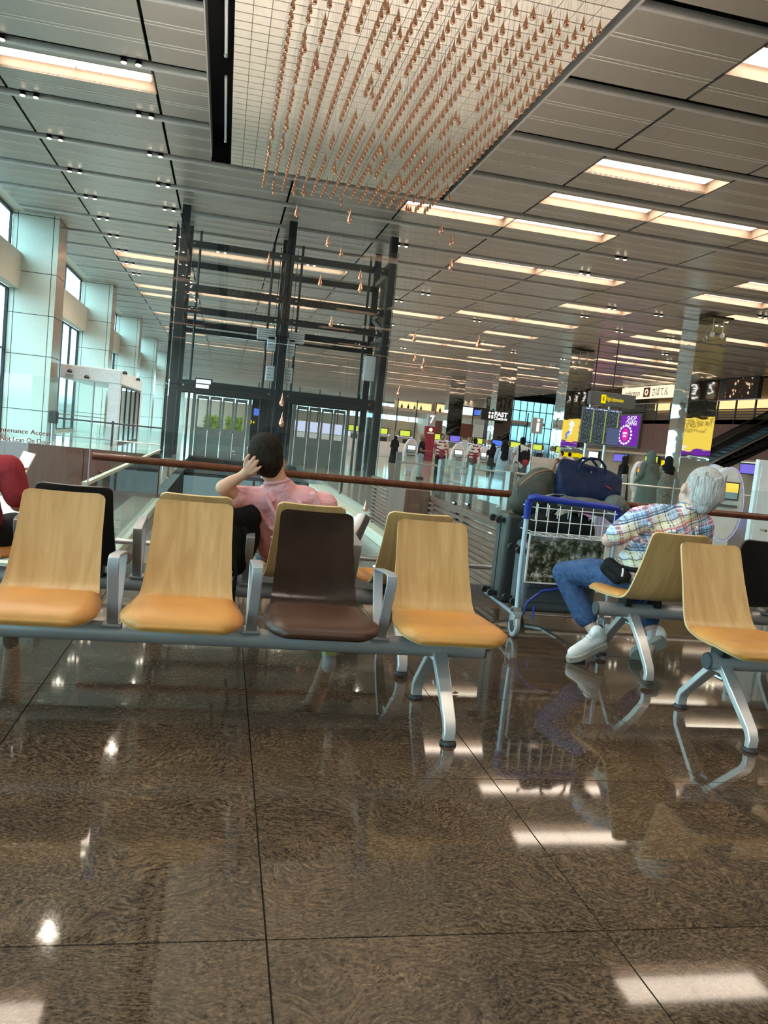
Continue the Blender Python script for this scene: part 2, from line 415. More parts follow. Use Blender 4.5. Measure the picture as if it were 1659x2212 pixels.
    def build(s, name, mat, parent=None, smooth=0, bevel=0, center=True, seg=2):
        me = bpy.data.meshes.new(name)
        lo = Vector((min(p[i] for p in s.v) for i in range(3))); hi = Vector((max(p[i] for p in s.v) for i in range(3)))
        c = Vector(((lo.x+hi.x)/2, (lo.y+hi.y)/2, lo.z)) if center else Vector((0,0,0))
        me.from_pydata([p-c for p in s.v], [], s.f)
        ms = mat if isinstance(mat, (list, tuple)) else [mat]
        for m in ms: me.materials.append(MATS[m])
        if len(ms) > 1: me.polygons.foreach_set('material_index', s.mi)
        bm = bmesh.new(); bm.from_mesh(me); bmesh.ops.recalc_face_normals(bm, faces=bm.faces); bm.to_mesh(me); bm.free()
        if smooth:
            me.polygons.foreach_set('use_smooth', [True]*len(me.polygons)); me.set_sharp_from_angle(angle=math.radians(smooth))
        o = bpy.data.objects.new(name, me); COL.objects.link(o); place(o, c, parent)
        if bevel:
            b = o.modifiers.new('bevel', 'BEVEL'); b.width = bevel; b.segments = seg; b.limit_method = 'ANGLE'; b.angle_limit = math.radians(40)
            b.harden_normals = False
        return o
def place(o, c, parent):
    c = Vector(c); WL[o.name] = c
    if parent is not None:
        o.parent = parent; o.location = c-WL[parent.name]
    else: o.location = c
def empty(name, loc, label, cat, group=None):
    o = bpy.data.objects.new(name, None); o.empty_display_size = .1; COL.objects.link(o); place(o, loc, None)
    return tag(o, label, cat, group)
def tag(o, label, cat, group=None):
    o['label'] = label; o['category'] = cat
    if group: o['group'] = group
    return o
def struct(o): o['kind'] = 'structure'; return o
def stuff(o): o['kind'] = 'stuff'; return o
def inst(o, d, parent=None, label=None, rz=None):
    """copy a thing or part with its children, shifted by d"""
    c = o.copy(); COL.objects.link(c)
    w = WL[o.name]+Vector(d); WL[c.name] = w
    if parent is not None: c.parent = parent; c.location = w-WL[parent.name]
    elif o.parent is not None: c.parent = o.parent; c.location = o.location+Vector(d)
    else: c.location = w
    if label: c['label'] = label
    for ch in list(o.children):
        k = ch.copy(); COL.objects.link(k); k.parent = c; WL[k.name] = WL[ch.name]+Vector(d)
        for g in list(ch.children):
            q = g.copy(); COL.objects.link(q); q.parent = k; WL[q.name] = WL[g.name]+Vector(d)
    if rz is not None: c.rotation_euler = (0,0,rz)
    return c
FACE = {'-y': Matrix(((1,0,0),(0,0,-1),(0,1,0))), '-x': Matrix(((0,0,-1),(-1,0,0),(0,1,0))), '+y': Matrix(((-1,0,0),(0,0,1),(0,1,0)))}
def text(name, body, size, pos, mat, parent, face='-y', align='CENTER', depth=.004, width=None, bold=0., M=None):
    cu = bpy.data.curves.new(name, 'FONT'); cu.body = body; cu.size = size; cu.align_x = align; cu.align_y = 'CENTER'
    cu.extrude = depth; cu.offset = bold; cu.resolution_u = 3
    t = bpy.data.objects.new(name+'_curve', cu); COL.objects.link(t)
    dg = bpy.context.evaluated_depsgraph_get(); dg.update()
    me = bpy.data.meshes.new_from_object(t.evaluated_get(dg)); bpy.data.objects.remove(t)
    if len(me.vertices) == 0: return None
    xs = [v.co.x for v in me.vertices]; k = 1.0
    if width: k = width/max(1e-6, max(xs)-min(xs))
    R = M or FACE[face]
    for v in me.vertices: v.co = R @ Vector((v.co.x*k, v.co.y, v.co.z))
    me.materials.clear(); me.materials.append(MATS[mat]); me.name = name
    o = bpy.data.objects.new(name, me); COL.objects.link(o); place(o, pos, parent); return o
# ================================================================== SETTING
HC = 7.7
def XC(i): return -1.856+3.10*i
def YR(j): return 13.6+2.62*j
# ---- floor by the seats: granite tiles
base = struct(MB().box(-7.6, 33, -22, 6.78, -.30, -.012).build('floor', 'joint_dark'))
base['label'] = 'polished brown granite tile floor under the waiting seats'
tile_cache = {}
stuff_mb = MB()
def tile_at(x0, x1, y0, y1, single):
    g = .0025
    if not single:
        stuff_mb.box(x0+g, x1-g, y0+g, y1-g, -.012, 0); return
    key = (round(x1-x0, 3), round(y1-y0, 3))
    if key not in tile_cache:
        tile_cache[key] = MB().box(x0+g, x1-g, y0+g, y1-g, -.012, 0).build('tile', 'granite', base)
    else:
        o = tile_cache[key]; c = o.copy(); COL.objects.link(c)
        c.location = Vector(((x0+x1)/2, (y0+y1)/2, -.012))-WL[base.name]; WL[c.name] = Vector(((x0+x1)/2, (y0+y1)/2, -.012))
        c.parent = base
xl = [.213+.9405*k for k in range(-8, 35)]
yl = [1.93+.97*k for k in range(-24, 5)]+[6.78]
for a, b in zip(xl, xl[1:]):
    for c, d in zip(yl, yl[1:]):
        if d <= c: continue
        tile_at(a, b, c, d, single=(a < .9*d+.6 and b > -.55*d-.6 and d > 0))
stuff(stuff_mb.build('tile_field', 'granite', base))
# ---- hall floor beyond, sunken court
fl = struct(MB().box(2.66, 33, 6.78, 140, -.3, 0).build('floor', 'far_floor'))
fl2 = struct(MB().box(-7.6, 2.66, 29.0, 140, -.3, 0).box(-7.6, -1.07, 15.1, 29.0, -.3, 0).build('floor', 'far_floor'))
fl3 = struct(MB().box(-7.6, 2.66, 6.78, 17.0, -.5, -.32).build('floor', 'lower_floor'))
pit = struct(MB().box(-1.07, 5.2, 17.0, 29.0, -6.2, -6.0).box(-1.25, -1.07, 17, 25.4, -6, -.3).box(5.2, 5.4, 17, 29, -6, -.3).build('floor', 'void_black'))
kerb = struct(MB().box(-1.50, -1.0, 6.95, 15.0, -.32, -.20).build('trim_1', 'cream_ledge', bevel=.01))
kerb2 = struct(MB().box(2.42, 2.66, 6.95, 22.0, -.32, -.16).build('trim_2', 'cream_ledge', bevel=.01))
edge = struct(MB().box(-7.6, 33, 6.78, 6.90, -.5, .0).build('trim_3', 'cream_ledge'))
# ---- back wall and outer right wall
struct(MB().box(-7.8, 40, -22.2, -22, 0, 8.7).build('wall_back', 'beige_wall'))
# ---- ceiling: black plenum slab with metal panels and beams
ceil = struct(MB().box(-8.0, 46, -22.2, 100.1, 8.75, 9.0).box(-8.0, 33.9, 100.1, 141, 8.75, 9.0).build('ceiling', 'void_black'))
JMIN, JMAX = -13, 47
IMIN, IMAX = -2, 11
lights = {}
def lit(i, j):
    fixed = {1: (-1, 3), 2: (3, 4, 5), 3: (2, 3), 0: (6,), 4: (6,), 5: (3, 4, 6), 6: (7,), 7: (5, 0, 1), 8: (-1, 0, 1, 7, 8), 9: (-1, 4, 5, 7), 10: (1, 2, 3, 7, 8), 11: (-1, 0, 1, 5)}
    if j in fixed: return i in fixed[j]
    if j < 0: return (i*2+j*5) % 7 in (0, 1) and i >= -1
    return ((i//2)*5+j*3) % 7 in ((0, 3) if j < 15 else (0, 3, 5)) and i >= -1
def xspan(i, j):
    a, b = XC(i)+.03, XC(i+1)-.03
    if i == IMIN: a = -7.2
    if i == IMAX: b = 33.6
    if YR(j) < 21.0:
        if i == 0: b = -.84
        if i == 1: return None
        if i == 2: a = 5.19
    return a, b
panel_cache = {}
panel_stuff = MB()
def panel_geo(mb, a, b, y, hole):
    def plate(y0, y1): mb.box(a, b, y0, y1, HC, HC+.04)
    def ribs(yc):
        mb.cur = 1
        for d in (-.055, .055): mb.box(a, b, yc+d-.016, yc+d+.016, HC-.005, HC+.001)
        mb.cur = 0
    if hole:
        plate(y+.18, y+.42); plate(y+1.36, y+2.44); ribs(y+1.90)
    else:
        plate(y+.18, y+2.44); ribs(y+.93); ribs(y+1.69)
npan = 0
for j in range(JMIN, JMAX+1):
    for i in range(IMIN, IMAX+1):
        sp = xspan(i, j)
        if sp is None: continue
        a, b = sp; hole = lit(i, j); y = YR(j)
        ray_a = b/(y+1.3); ray_b = a/(y+1.3)
        single = (-1 <= j <= 27) and ray_a > -.34 and ray_b < .80 and npan < 298
        if single:
            npan += 1; key = (round(b-a, 2), hole)
            if key not in panel_cache:
                mb = MB(); panel_geo(mb, a, b, y, hole); panel_cache[key] = mb.build('ceiling_panel', ['ceiling_metal', 'rib_lit_edge'], ceil)
                panel_cache[key]['_o'] = (a, y)
            else:
                o = panel_cache[key]; pa, py = o['_o']; inst(o, (a-pa, y-py, 0))
        else: panel_geo(panel_stuff, a, b, y, hole)
for o in panel_cache.values(): del o['_o']
for o in list(ceil.children):
    if '_o' in o: del o['_o']
stuff(panel_stuff.build('ceiling_panel_field', ['ceiling_metal', 'rib_lit_edge'], ceil))
# beams between the rows
for j in range(JMIN, JMAX+2):
    y = YR(j)
    pr = [(y+.03, HC+.06), (y+.03, HC-.02), (y+.06, HC-.055), (y+.11, HC-.055), (y+.14, HC-.02), (y+.14, HC+.06)]
    spans = [(-7.2, -.84), (5.19, 33.6)] if y < 21.0 else [(-7.2, 33.6)]
    mb = MB()
    for a, b in spans: mb.prism(pr, 'x', a, b)
    mb.build('ceiling_beam', 'ceiling_beam_metal', ceil, smooth=50)
# slot frames round the canopy
MB().box(-.84, -.815, -20, 20.9, HC-.03, HC+.3).build('slot_frame', 'ceiling_beam_metal', ceil)
MB().box(5.14, 5.19, -20, 20.9, HC-.06, HC+.12).build('slot_frame', 'ceiling_beam_metal', ceil)
# ---- canopy of small beige tiles
can = struct(MB().box(-.36, 5.02, -6, 21.1, HC-.04, HC+.10).build('trim_4', 'canopy_joint'))
can['label'] = 'pale tiled ceiling canopy above the copper drops'
TX = (5.02+.36)/19; first = None; rest = MB(); nt_ = 0
for r in range(int(27.1/TX)):
    for c in range(19):
        x0 = -.36+c*TX; y1 = 21.1-r*TX; y0 = y1-TX; g = .006; h = .013
        yc = (y0+y1)/2
        if 11.2 < yc < 15.7 and nt_ < 300:
            nt_ += 1
            if first is None:
                first = MB().box(x0+g, x0+TX-g, y0+h, y1-h, HC-.055, HC-.038).build('tile', 'canopy_tile', can); f0 = (x0, y0)
            else: inst(first, (x0-f0[0], y0-f0[1], 0))
        else: rest.box(x0+g, x0+TX-g, y0+h, y1-h, HC-.055, HC-.038)
stuff(rest.build('tile_field', 'canopy_tile', can))
# bright tubes in the open slot
for y0, y1 in ((12.4, 15.4), (16.4, 19.9)):
    t = empty('slot_tube', (-.5, y0, HC+.05), 'thin white tube hanging in the dark ceiling slot beside the tiled canopy', 'tube', 'tubes in the dark ceiling slot')
    MB().cyl((-.5, y0, HC+.12), (-.5, y1, HC+.12), .028, n=8).build('tube', 'white_panel', t, smooth=40)
    MB().cyl((-.5, y1-.02, HC+.12), (-.5, y1+.10, HC+.12), .045, n=8).build('end_fitting', 'steel', t, smooth=40)
    for yy in (y0+.3, y1-.3): MB().cyl((-.5, yy, HC+.12), (-.5, yy, 8.75), .01, n=6).build('hanger', 'dark_frame', t)
# ---- recessed trough lights
lamp0 = {}
def trough_label(a, y):
    if y < 12: return 'warm white trough light in the metal ceiling above the waiting seats'
    if a < -1.8: return 'warm white trough light in the ceiling between the panelled piers and the lifts'
    if y < 20 and a > 5: return 'large bright trough light in the ceiling just past the tiled canopy edge'
    if y < 34: return 'warm white trough light in the ceiling between the copper drops and the mirror columns'
    if y < 62: return 'cream trough light in the ceiling above the check-in counters'
    return 'thin cream trough light in the ceiling far beyond the check-in counters'
def trough(i, j):
    a, b = xspan(i, j); y = YR(j); key = round(b-a, 2)
    if key in lamp0:
        o, pa, py = lamp0[key]; o = inst(o, (a-pa, y-py, 0)); o['label'] = trough_label(a, y); return o
    t = empty('ceiling_light', ((a+b)/2, y+.89, HC), trough_label(a, y), 'ceiling light', 'recessed trough lights in the ceiling')
    y0, y1, zt = y+.42, y+1.36, HC+.22; w = .02
    h = MB()
    h.box(a-.028, a-.008, y0-w, y1+w, HC-.004, zt).box(b+.008, b+.028, y0-w, y1+w, HC-.004, zt)
    h.box(a-.008, b+.008, y0-w, y0, HC-.004, zt).box(a-.008, b+.008, y1, y1+w, HC-.004, zt).box(a-.028, b+.028, y0-w, y1+w, zt, zt+.03)
    h.build('housing', 'light_housing', t)
    m = (a+b)/2
    for p, q in ((a+.10, m-.02), (m+.02, b-.10)):
        MB().box(p, q, y0+.08, y1-.08, zt-.035, zt-.01).build('diffuser', 'diffuser', t)
    lamp0[key] = (t, a, y); return t
for j in range(JMIN, JMAX+1):
    for i in range(IMIN, IMAX+1):
        if lit(i, j) and xspan(i, j): trough(i, j)
# ---- twin downlights hung on the beams
dl0 = None; SPOT_W = 280
def downlight(x, y):
    global dl0
    if dl0:
        o = inst(dl0, (x+2.2, y-DY0, 0))
        if x > 0: o['label'] = 'pair of small bright spot lamps on a ceiling beam over the check-in hall' if y > 18 else 'pair of small bright spot lamps over the waiting seats'
        return o
    dl0 = empty('downlight', (x, y, HC-.02), 'pair of small bright spot lamps on a ceiling beam near the panelled piers', 'downlight', 'twin spot lamps on the ceiling beams')
    MB().box(x-.20, x+.20, y-.045, y+.045, HC-.01, HC+.03).build('bracket', 'black_plastic', dl0)
    for s in (-1, 1):
        L = MB().cyl((x+s*.13, y, HC-.07), (x+s*.13, y, HC+.01), .062, .05, 10).build('lamp_can', 'black_plastic', dl0, smooth=40)
        MB().lathe([(.001, -.086), (.045, -.082), (.052, -.068), (.001, -.065)], (x+s*.13, y, HC), 10).build('lens', 'downlight_glow', L)
    ld = bpy.data.lights.new('spot_light', 'SPOT'); ld.energy = SPOT_W; ld.color = (1.0, .86, .70); ld.spot_size = math.radians(150); ld.spot_blend = 1.0; ld.shadow_soft_size = .04
    lo = bpy.data.objects.new('spot_light', ld); COL.objects.link(lo); place(lo, (x, y, HC-.13), dl0)
DY0 = YR(1)-.07
downlight(-2.2, DY0)
for j in range(-4, 11):
    for x in (-2.2, -4.54):
        if not (x == -2.2 and j == 1): downlight(x, YR(j)-.07)
for i, j in ((4.4, 4), (4.4, 5), (2.3, 5), (3.2, 8), (3.0, 9), (5.6, 7), (5.6, 8), (4.5, 10), (6.6, 9), (6.3, 7), (1.4, 8), (1.5, 7), (7.5, 9), (7.3, 6), (2.6, 13), (5.4, 13), (8.4, 11), (6.4, 14), (9.0, 12), (4.4, 16), (3.4, 12), (8.0, 16), (0.4, 7),
             (4.4, -3), (5.4, -2), (4.4, -5), (6.4, -4), (2.4, -6), (0.4, -6), (3.4, -7), (5.4, -6), (7.4, -3),
             (1.4, -5), (3.4, -4), (5.4, -4), (-1, -6), (6.4, -2), (7.4, 0)):
    downlight(XC(i), YR(j)-.07)

pe = empty('ceiling_pendant', (-5.5, 20.2, 6.75), 'slim pendant aerial hanging by a thin rod near the panelled piers', 'aerial')
MB().cyl((-5.5, 20.2, 6.95), (-5.5, 20.2, HC), .012, n=6).build('rod', 'dark_frame', pe)
MB().lathe([(.02, .22), (.055, .16), (.06, .05), (.03, 0)], (-5.5, 20.2, 6.75), 10).build('body', 'machine_white', pe, smooth=50)
# ---- left wall: panelled piers, bulkheads and glazing
wl = struct(MB().box(-7.75, -7.6, -22, 140, -.3, .12).build('wall_left', 'bulkhead'))
def pier(y0):
    y1 = y0+1.5; x0, x1 = -7.6, -6.09
    MB().box(x0, x1-.03, y0+.03, y1, -.3, HC+.9).build('pier_core', 'panel_joint', wl)
    zs = [-.3, 1.0, 2.9, 4.3, 5.72, 7.62, 8.6]; g = .012
    xs = [x0, x0+.18, x1-.17, x1]
    for za, zb in zip(zs, zs[1:]):
        for xa, xb in zip(xs, xs[1:]):
            MB().box(xa+g, xb-(g if xb < x1 else 0), y0, y0+.03, za+g, zb-g).build('panel', 'wall_panel', wl)
        MB().box(x1-.03, x1, y0+.03+.002, y1, za+g, zb-g).build('panel', 'bronze_panel', wl)
PY = [30.2+13.7*k for k in range(-3, 8)]
for y in PY: pier(y)
wn = 0
for k, y in enumerate(PY[:-1]):
    ya, yb = y+1.5, y+13.7
    MB().box(-7.6, -7.25, ya, yb, 5.12, 6.33).build('bulkhead', 'bulkhead', wl, bevel=.01)
    wn += 1
    fr = MB()
    for z in (.12, 3.0, 5.06): fr.box(-7.70, -7.60, ya, yb, z, z+.06)
    for z in (6.33, 7.62): fr.box(-7.70, -7.60, ya, yb, z, z+.07)
    for q in range(7):
        yy = ya+(yb-ya)*q/6; fr.box(-7.70, -7.60, yy-.06, yy+.06, .12, 5.12)
        if q % 2 == 0: fr.box(-7.69, -7.61, yy-.05, yy+.05, 6.33, 7.7)
    w = struct(fr.build('window_%d' % wn, 'dark_frame'))
    for q in range(6):
        p = ya+(yb-ya)*q/6+.06; r = ya+(yb-ya)*(q+1)/6-.06
        MB().box(-7.66, -7.65, p, r, .18, 5.06).build('pane', 'window_glass', w)
        MB().box(-7.66, -7.65, p, r, 6.40, 7.62).build('pane', 'window_glass', w)
MB().box(-7.8, -7.2, -22, 140, HC+.02, 8.75).build('soffit', 'bulkhead', wl)
# ---- far end wall, glazed
we = struct(MB().box(-8, 33.6, 140, 140.3, 0, 4.6).box(-8, 33.6, 140, 140.3, 7.4, 8.7).build('wall_far', 'beige_wall'))
fr = MB()
for k in range(21): fr.box(-8+2*k, -7.9+2*k, 140.05, 140.2, 4.6, 7.4)
fr.box(-8, 33.6, 140.05, 140.2, 5.9, 6.0); wf = struct(fr.build('window_20', 'dark_frame'))
for k in range(20): MB().box(-7.9+2*k, -6+2*k, 140.1, 140.12, 4.6, 7.4).build('pane', 'window_glass', wf)
# ---- right side: check-in backs, timber fascia, gallery with railing
wr = struct(MB().box(33.2, 33.5, -22, 72, 0, 2.1).box(39.8, 40, -22, 76, 4.9, 8.75).box(33, 40, -22, 72, 4.55, 4.85).build('wall_right', 'counter_beige'))
for k in range(47):
    y = -22+2.0*k
    if y+2 > 72: break
    MB().box(33.0, 33.16, y+.008, y+1.992, 2.25, 4.9).build('fascia_panel', 'fascia_wood', wr)
MB().box(32.9, 33.2, -22, 72, 2.12, 2.25).build('soffit_strip', 'shop_wall', wr)
rl = struct(MB().box(33.02, 33.10, -22, 72, 6.14, 6.20).build('trim_5', 'steel'))
for k in range(48):
    y = -22+2*k
    if y > 72: break
    MB().box(33.02, 33.10, y-.06, y+.06, 4.9, 6.14).build('post', 'dark_frame', rl)
for z in (4.98, 5.16, 5.34, 5.52): MB().box(33.03, 33.07, -22, 72, z, z+.07).build('rail', 'dark_frame', rl)
for k in range(46):
    y = -22+2*k
    if y+2 <= 72: MB().box(33.05, 33.065, y+.07, y+1.93, 5.62, 6.12).build('pane', 'clear_glass', rl)
struct(MB().box(33.5, 46, 72, 72.3, 0, 8.7).box(46, 46.3, 72, 100, 0, 8.75).box(33.6, 33.9, 100.2, 140, 0, 8.75).build('wall_side', 'beige_wall'))
struct(MB().box(33, 46, 72.3, 100, -.3, 0).build('floor', 'far_floor'))
# glazed bay past the end of the gallery, daylight behind it
fr = MB()
for k in range(15): fr.box(33+.92*k, 33.08+.92*k, 100, 100.1, 0, 8)
for z in (2.6, 4.6, 6.6): fr.box(33, 46, 100, 100.1, z, z+.1)
fr.box(33, 46, 100.0, 100.1, 7.9, 8.75)
wb = struct(fr.build('window_21', 'dark_frame'))
for k in range(14): MB().box(33.08+.92*k, 33.92+.92*k, 100.04, 100.06, 0, 8).build('pane', 'tinted_glass', wb)
# ================================================================== LIFT SHAFT
lift = empty('lift_shaft', (1.62, 27.4, -6.0), 'dark steel framed glass lift shaft with twin lifts standing in the void', 'elevator')
PX = (-1.63, 1.62, 4.87)
for x in PX:
    for y, w in ((26.0, .24), (28.7, .22)):
        MB().box(x-w/2, x+w/2, y-w/2, y+w/2, -6, HC).build('post', 'lift_steel', lift)
def fbeam(x0, x1, y, z, h=.17, w=.12): return MB().box(x0, x1, y-w/2, y+w/2, z-h/2, z+h/2).build('beam', 'lift_steel', lift)
for a, b in ((-1.51, 1.5), (1.74, 4.75)):
    for z, h in ((6.60, .20), (5.28, .22), (4.62, .20), (2.30, .34), (-.35, .3)):
        bm_ = fbeam(a, b, 26.0, z, h)
        for bx in (a+.18, b-.18):
            MB().cyl((bx, 25.94, z), (bx, 25.90, z), .035, n=10).build('bolt', 'chrome', bm_)
        if z == 5.28: text('lettering', 'SCHINDLER', .17, ((a+b)/2-.1, 25.935, z), 'letter_dim', bm_, '-y', width=.80)
    for z, h in ((6.47, .2), (4.52, .22), (2.30, .30), (-.2, .3)): fbeam(a, b, 28.7, z, h)
    fbeam(a, b, 27.5, 4.15, .14)
for x in PX:
    for z in (6.6, 5.4, 4.5, 2.3):
        MB().box(x-.06, x+.06, 26.12, 28.6, z-.08, z+.08).build('side_beam', 'lift_steel', lift)
    MB().hexa([(x-.05,26.1,4.6),(x+.05,26.1,4.6),(x+.05,26.1,4.75),(x-.05,26.1,4.75)], [(x-.05,28.6,5.35),(x+.05,28.6,5.35),(x+.05,28.6,5.5),(x-.05,28.6,5.5)]).build('brace', 'lift_steel', lift)
for x in (-1.2, 1.15, 2.1, 4.4):
    MB().cyl((x, 27.3, -6), (x, 27.3, 7.3), .045, n=6).build('guide_rail', 'lift_steel', lift)
for x in (1.35, 1.5, 1.75, 1.9): MB().cyl((x, 26.6, -6), (x, 26.6, 7.0), .012, n=5).build('cable', 'black_plastic', lift)
# machine boxes by the middle post
for x0, x1, z0, z1 in ((.80, 1.38, 4.02, 4.36), (1.14, 1.42, 3.69, 4.14), (1.18, 1.44, 2.73, 3.21), (1.77, 2.02, 2.72, 3.21), (1.82, 2.30, 4.02, 4.35), (1.80, 2.02, 3.60, 4.10)):
    bx = MB().box(x0, x1, 26.15, 26.45, z0, z1).build('control_box', 'machine_white', lift, bevel=.02)
    for q in range(4): MB().box(x0+.03, x1-.03, 26.14, 26.15, z0+(z1-z0)*(.18+.2*q), z0+(z1-z0)*(.18+.2*q)+.012).build('slot', 'sign_grey', bx)
MB().box(4.35, 4.70, 26.2, 26.5, 3.1, 3.9).build('control_box', 'machine_white', lift, bevel=.02)
MB().box(-.98, -.45, 25.90, 26.02, 2.22, 2.56).build('display_case', 'black_plastic', lift)
MB().box(-.95, -.50, 25.88, 25.90, 2.40, 2.52).box(-.95, -.55, 25.88, 25.90, 2.25, 2.37).build('display', 'screen_white', lift)
# glass skin
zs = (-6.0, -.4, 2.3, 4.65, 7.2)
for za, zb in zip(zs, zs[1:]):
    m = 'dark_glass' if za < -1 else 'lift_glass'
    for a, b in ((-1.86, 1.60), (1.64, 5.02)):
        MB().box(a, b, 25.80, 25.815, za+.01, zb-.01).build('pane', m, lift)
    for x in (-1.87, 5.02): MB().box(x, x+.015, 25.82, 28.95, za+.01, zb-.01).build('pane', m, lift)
    if za > 2: 
        for a, b in ((-1.6, 1.5), (1.74, 4.8)): MB().box(a, b, 28.85, 28.865, za+.2, zb-.01).build('pane', m, lift)
# landing doors: four leaves each
for a, b in ((-.99, .77), (2.50, 4.28)):
    n = 4; w = (b-a)/n
    MB().box(a-.14, b+.14, 28.86, 29.0, 2.13, 2.30).box(a-.14, a-.02, 28.86, 29.0, 0, 2.13).box(b+.02, b+.14, 28.86, 29.0, 0, 2.13).build('door_frame', 'door_steel', lift)
    for k in range(n):
        p, q = a+k*w+.012, a+(k+1)*w-.012
        lf = MB().box(p, q, 28.90, 28.94, 0, 1.02).box(p, p+.07, 28.90, 28.94, 1.02, 2.12).box(q-.07, q, 28.90, 28.94, 1.02, 2.12).box(p+.07, q-.07, 28.90, 28.94, 2.0, 2.12).build('door_leaf', 'door_steel', lift)
        MB().box(p+.07, q-.07, 28.915, 28.925, 1.02, 2.0).build('pane', 'clear_glass', lf)
        for xx in (p+.03, q-.03): MB().cyl((xx, 28.89, .05), (xx, 28.90, .05), .018, n=8).build('stud', 'black_plastic', lf)
MB().box(.92, 2.35, 28.90, 29.0, 0, 2.25).build('dark_panel', 'dark_frame', lift)
MB().box(1.0, 1.22, 28.88, 28.90, 1.62, 1.86).build('indicator', 'screen_blue', lift)
text('lettering', '9+', .20, (.98, 28.88, 1.36), 'sign_yellow', lift)
# ================================================================== GLASS BARRIER BESIDE THE SEATS
bar = empty('glass_barrier', (2.8, 6.64, 0), 'glass barrier with a round brown timber handrail in front of the void', 'railing')
x = -.98; n = 0
while x < 6.9:
    e = min(x+1.52, 6.95)
    MB().box(x+.008, e-.008, 6.672, 6.688, .10, 1.165).build('pane', 'barrier_glass', bar)
    for z in (.27, .80):
        for xx in (x+.06, e-.06):
            MB().cyl((xx, 6.60, z), (xx, 6.672, z), .014, n=8).build('bracket', 'chrome', bar, smooth=40)
    x = e; n += 1
MB().tube([(-.98, 6.60, .925), (3.9, 6.60, .925)], .031, 14).build('handrail', 'handrail_wood', bar, smooth=40)
MB().tube([(3.9, 6.60, .925), (4.02, 6.60, .925)], .034, 14).build('joint_sleeve', 'steel', bar, smooth=40)
MB().tube([(4.02, 6.60, .925), (6.95, 6.60, .925)], .031, 14).build('handrail', 'handrail_wood', bar, smooth=40)
for xx in (-.4, 1.0, 2.4, 3.96, 5.4): MB().tube([(xx, 6.60, .895), (xx, 6.60, .82), (xx, 6.672, .80)], .010, 6).build('saddle', 'chrome', bar, smooth=40)
MB().tube([(-.98, 6.60, .27), (6.95, 6.60, .27)], .024, 10).build('foot_rail', 'steel', bar, smooth=40)
MB().box(-.98, 6.95, 6.655, 6.705, 0, .10).build('base_channel', 'steel', bar)
d1 = struct(MB().box(-1.02, -1.012, 6.672, 6.69, 0, 1.50).box(-2.35, -2.33, 6.66, 6.70, 0, 1.52).build('door_1', 'arm_grey'))
d1['label'] = 'frameless glass maintenance door with red lettering'
MB().box(-2.32, -1.025, 6.674, 6.686, .04, 1.50).build('pane', 'barrier_glass', d1)
MB().box(-3.9, -2.36, 6.674, 6.686, .04, 1.50).build('pane', 'barrier_glass', d1)
text('lettering', 'Maintenance Access', .052, (-1.308, 6.668, 1.062), 'letter_red', d1, align='RIGHT', width=.44)
text('lettering', 'Do Not Lean On Door', .052, (-1.308, 6.668, .995), 'letter_red', d1, align='RIGHT', width=.44)
# ================================================================== SUNKEN COURT
scr = empty('slatted_screen', (2.6, 10.3, -.16), 'dark timber slat screen along the sunken court', 'screen')
zz = -.12; k = 0
while zz < .60:
    MB().box(2.585, 2.615, 6.95, 13.6, zz, zz+.036).build('slat', 'slat_wood', scr); zz += .062; k += 1
for y in (7.0, 8.6, 10.2, 11.8, 13.5): MB().box(2.615, 2.655, y-.03, y+.03, -.16, .62).build('upright', 'dark_frame', scr)
MB().box(2.57, 2.63, 6.95, 13.6, .60, .635).build('cap', 'slat_wood', scr)
tb = MB().box(2.25, 2.57, 9.6, 10.6, -.02, .70).build('timber_box', 'slat_wood', bevel=.01)
tag(tb, 'reddish brown timber box standing proud of the slat screen', 'box')
MB().box(2.25, 2.57, 9.6, 10.6, -.32, -.02).build('plinth', 'dark_frame', tb)
bal = empty('glass_balustrade', (2.72, 10.3, 0), 'glass balustrade with broad grey posts above the slat screen', 'railing')
for y in (7.3, 8.5, 9.8): MB().box(2.70, 2.74, y-.06, y+.06, 0, 1.10).build('post', 'steel', bal)
ys = (7.30, 8.44, 9.74)
for a, b in zip(ys, ys[1:]): MB().box(2.715, 2.727, a+.13, b, .08, 1.12).build('pane', 'barrier_glass', bal)
MB().tube([(2.78, 7.3, .86), (2.78, 9.8, .86)], .018, 8).build('rail', 'steel', bal, smooth=40)
# second balustrade further back, parallel to the barrier
b2 = empty('glass_balustrade', (8.7, 14.0, 0), 'long glass balustrade with slim grey posts in front of the check-in hall', 'railing')
for k in range(11):
    xx = 3.1+1.1*k; MB().box(xx-.05, xx+.05, 13.98, 14.02, 0, 1.08).build('post', 'steel', b2)
    MB().box(xx+.06, xx+1.04, 13.994, 14.006, .06, 1.13).build('pane', 'barrier_glass', b2)
MB().tube([(3.1, 13.93, .90), (15.2, 13.93, .90)], .018, 8).build('rail', 'steel', b2, smooth=40)
lb = empty('glass_balustrade', (-1.08, 11, -.2), 'glass balustrade standing on the cream ledge of the sunken court', 'railing')
for k in range(6):
    y = 6.95+1.32*k; MB().box(-1.088, -1.074, y+.01, y+1.31, -.2, .66).build('pane', 'barrier_glass', lb)
MB().box(-1.105, -1.06, 6.95, 14.9, .655, .685).build('rail', 'cream_ledge', lb)
MB().box(-1.9, -1.1, 14.88, 14.89, -.2, .66).build('pane', 'barrier_glass', lb)
wlow = struct(MB().box(-7.6, -1.07, 15.0, 15.12, -.32, .56).build('wall_low', 'joint_dark'))
for k in range(5): MB().box(-7.6+1.306*k+.006, -7.6+1.306*(k+1)-.006, 14.975, 15.0, -.30, .575).build('panel', 'fascia_wood', wlow)
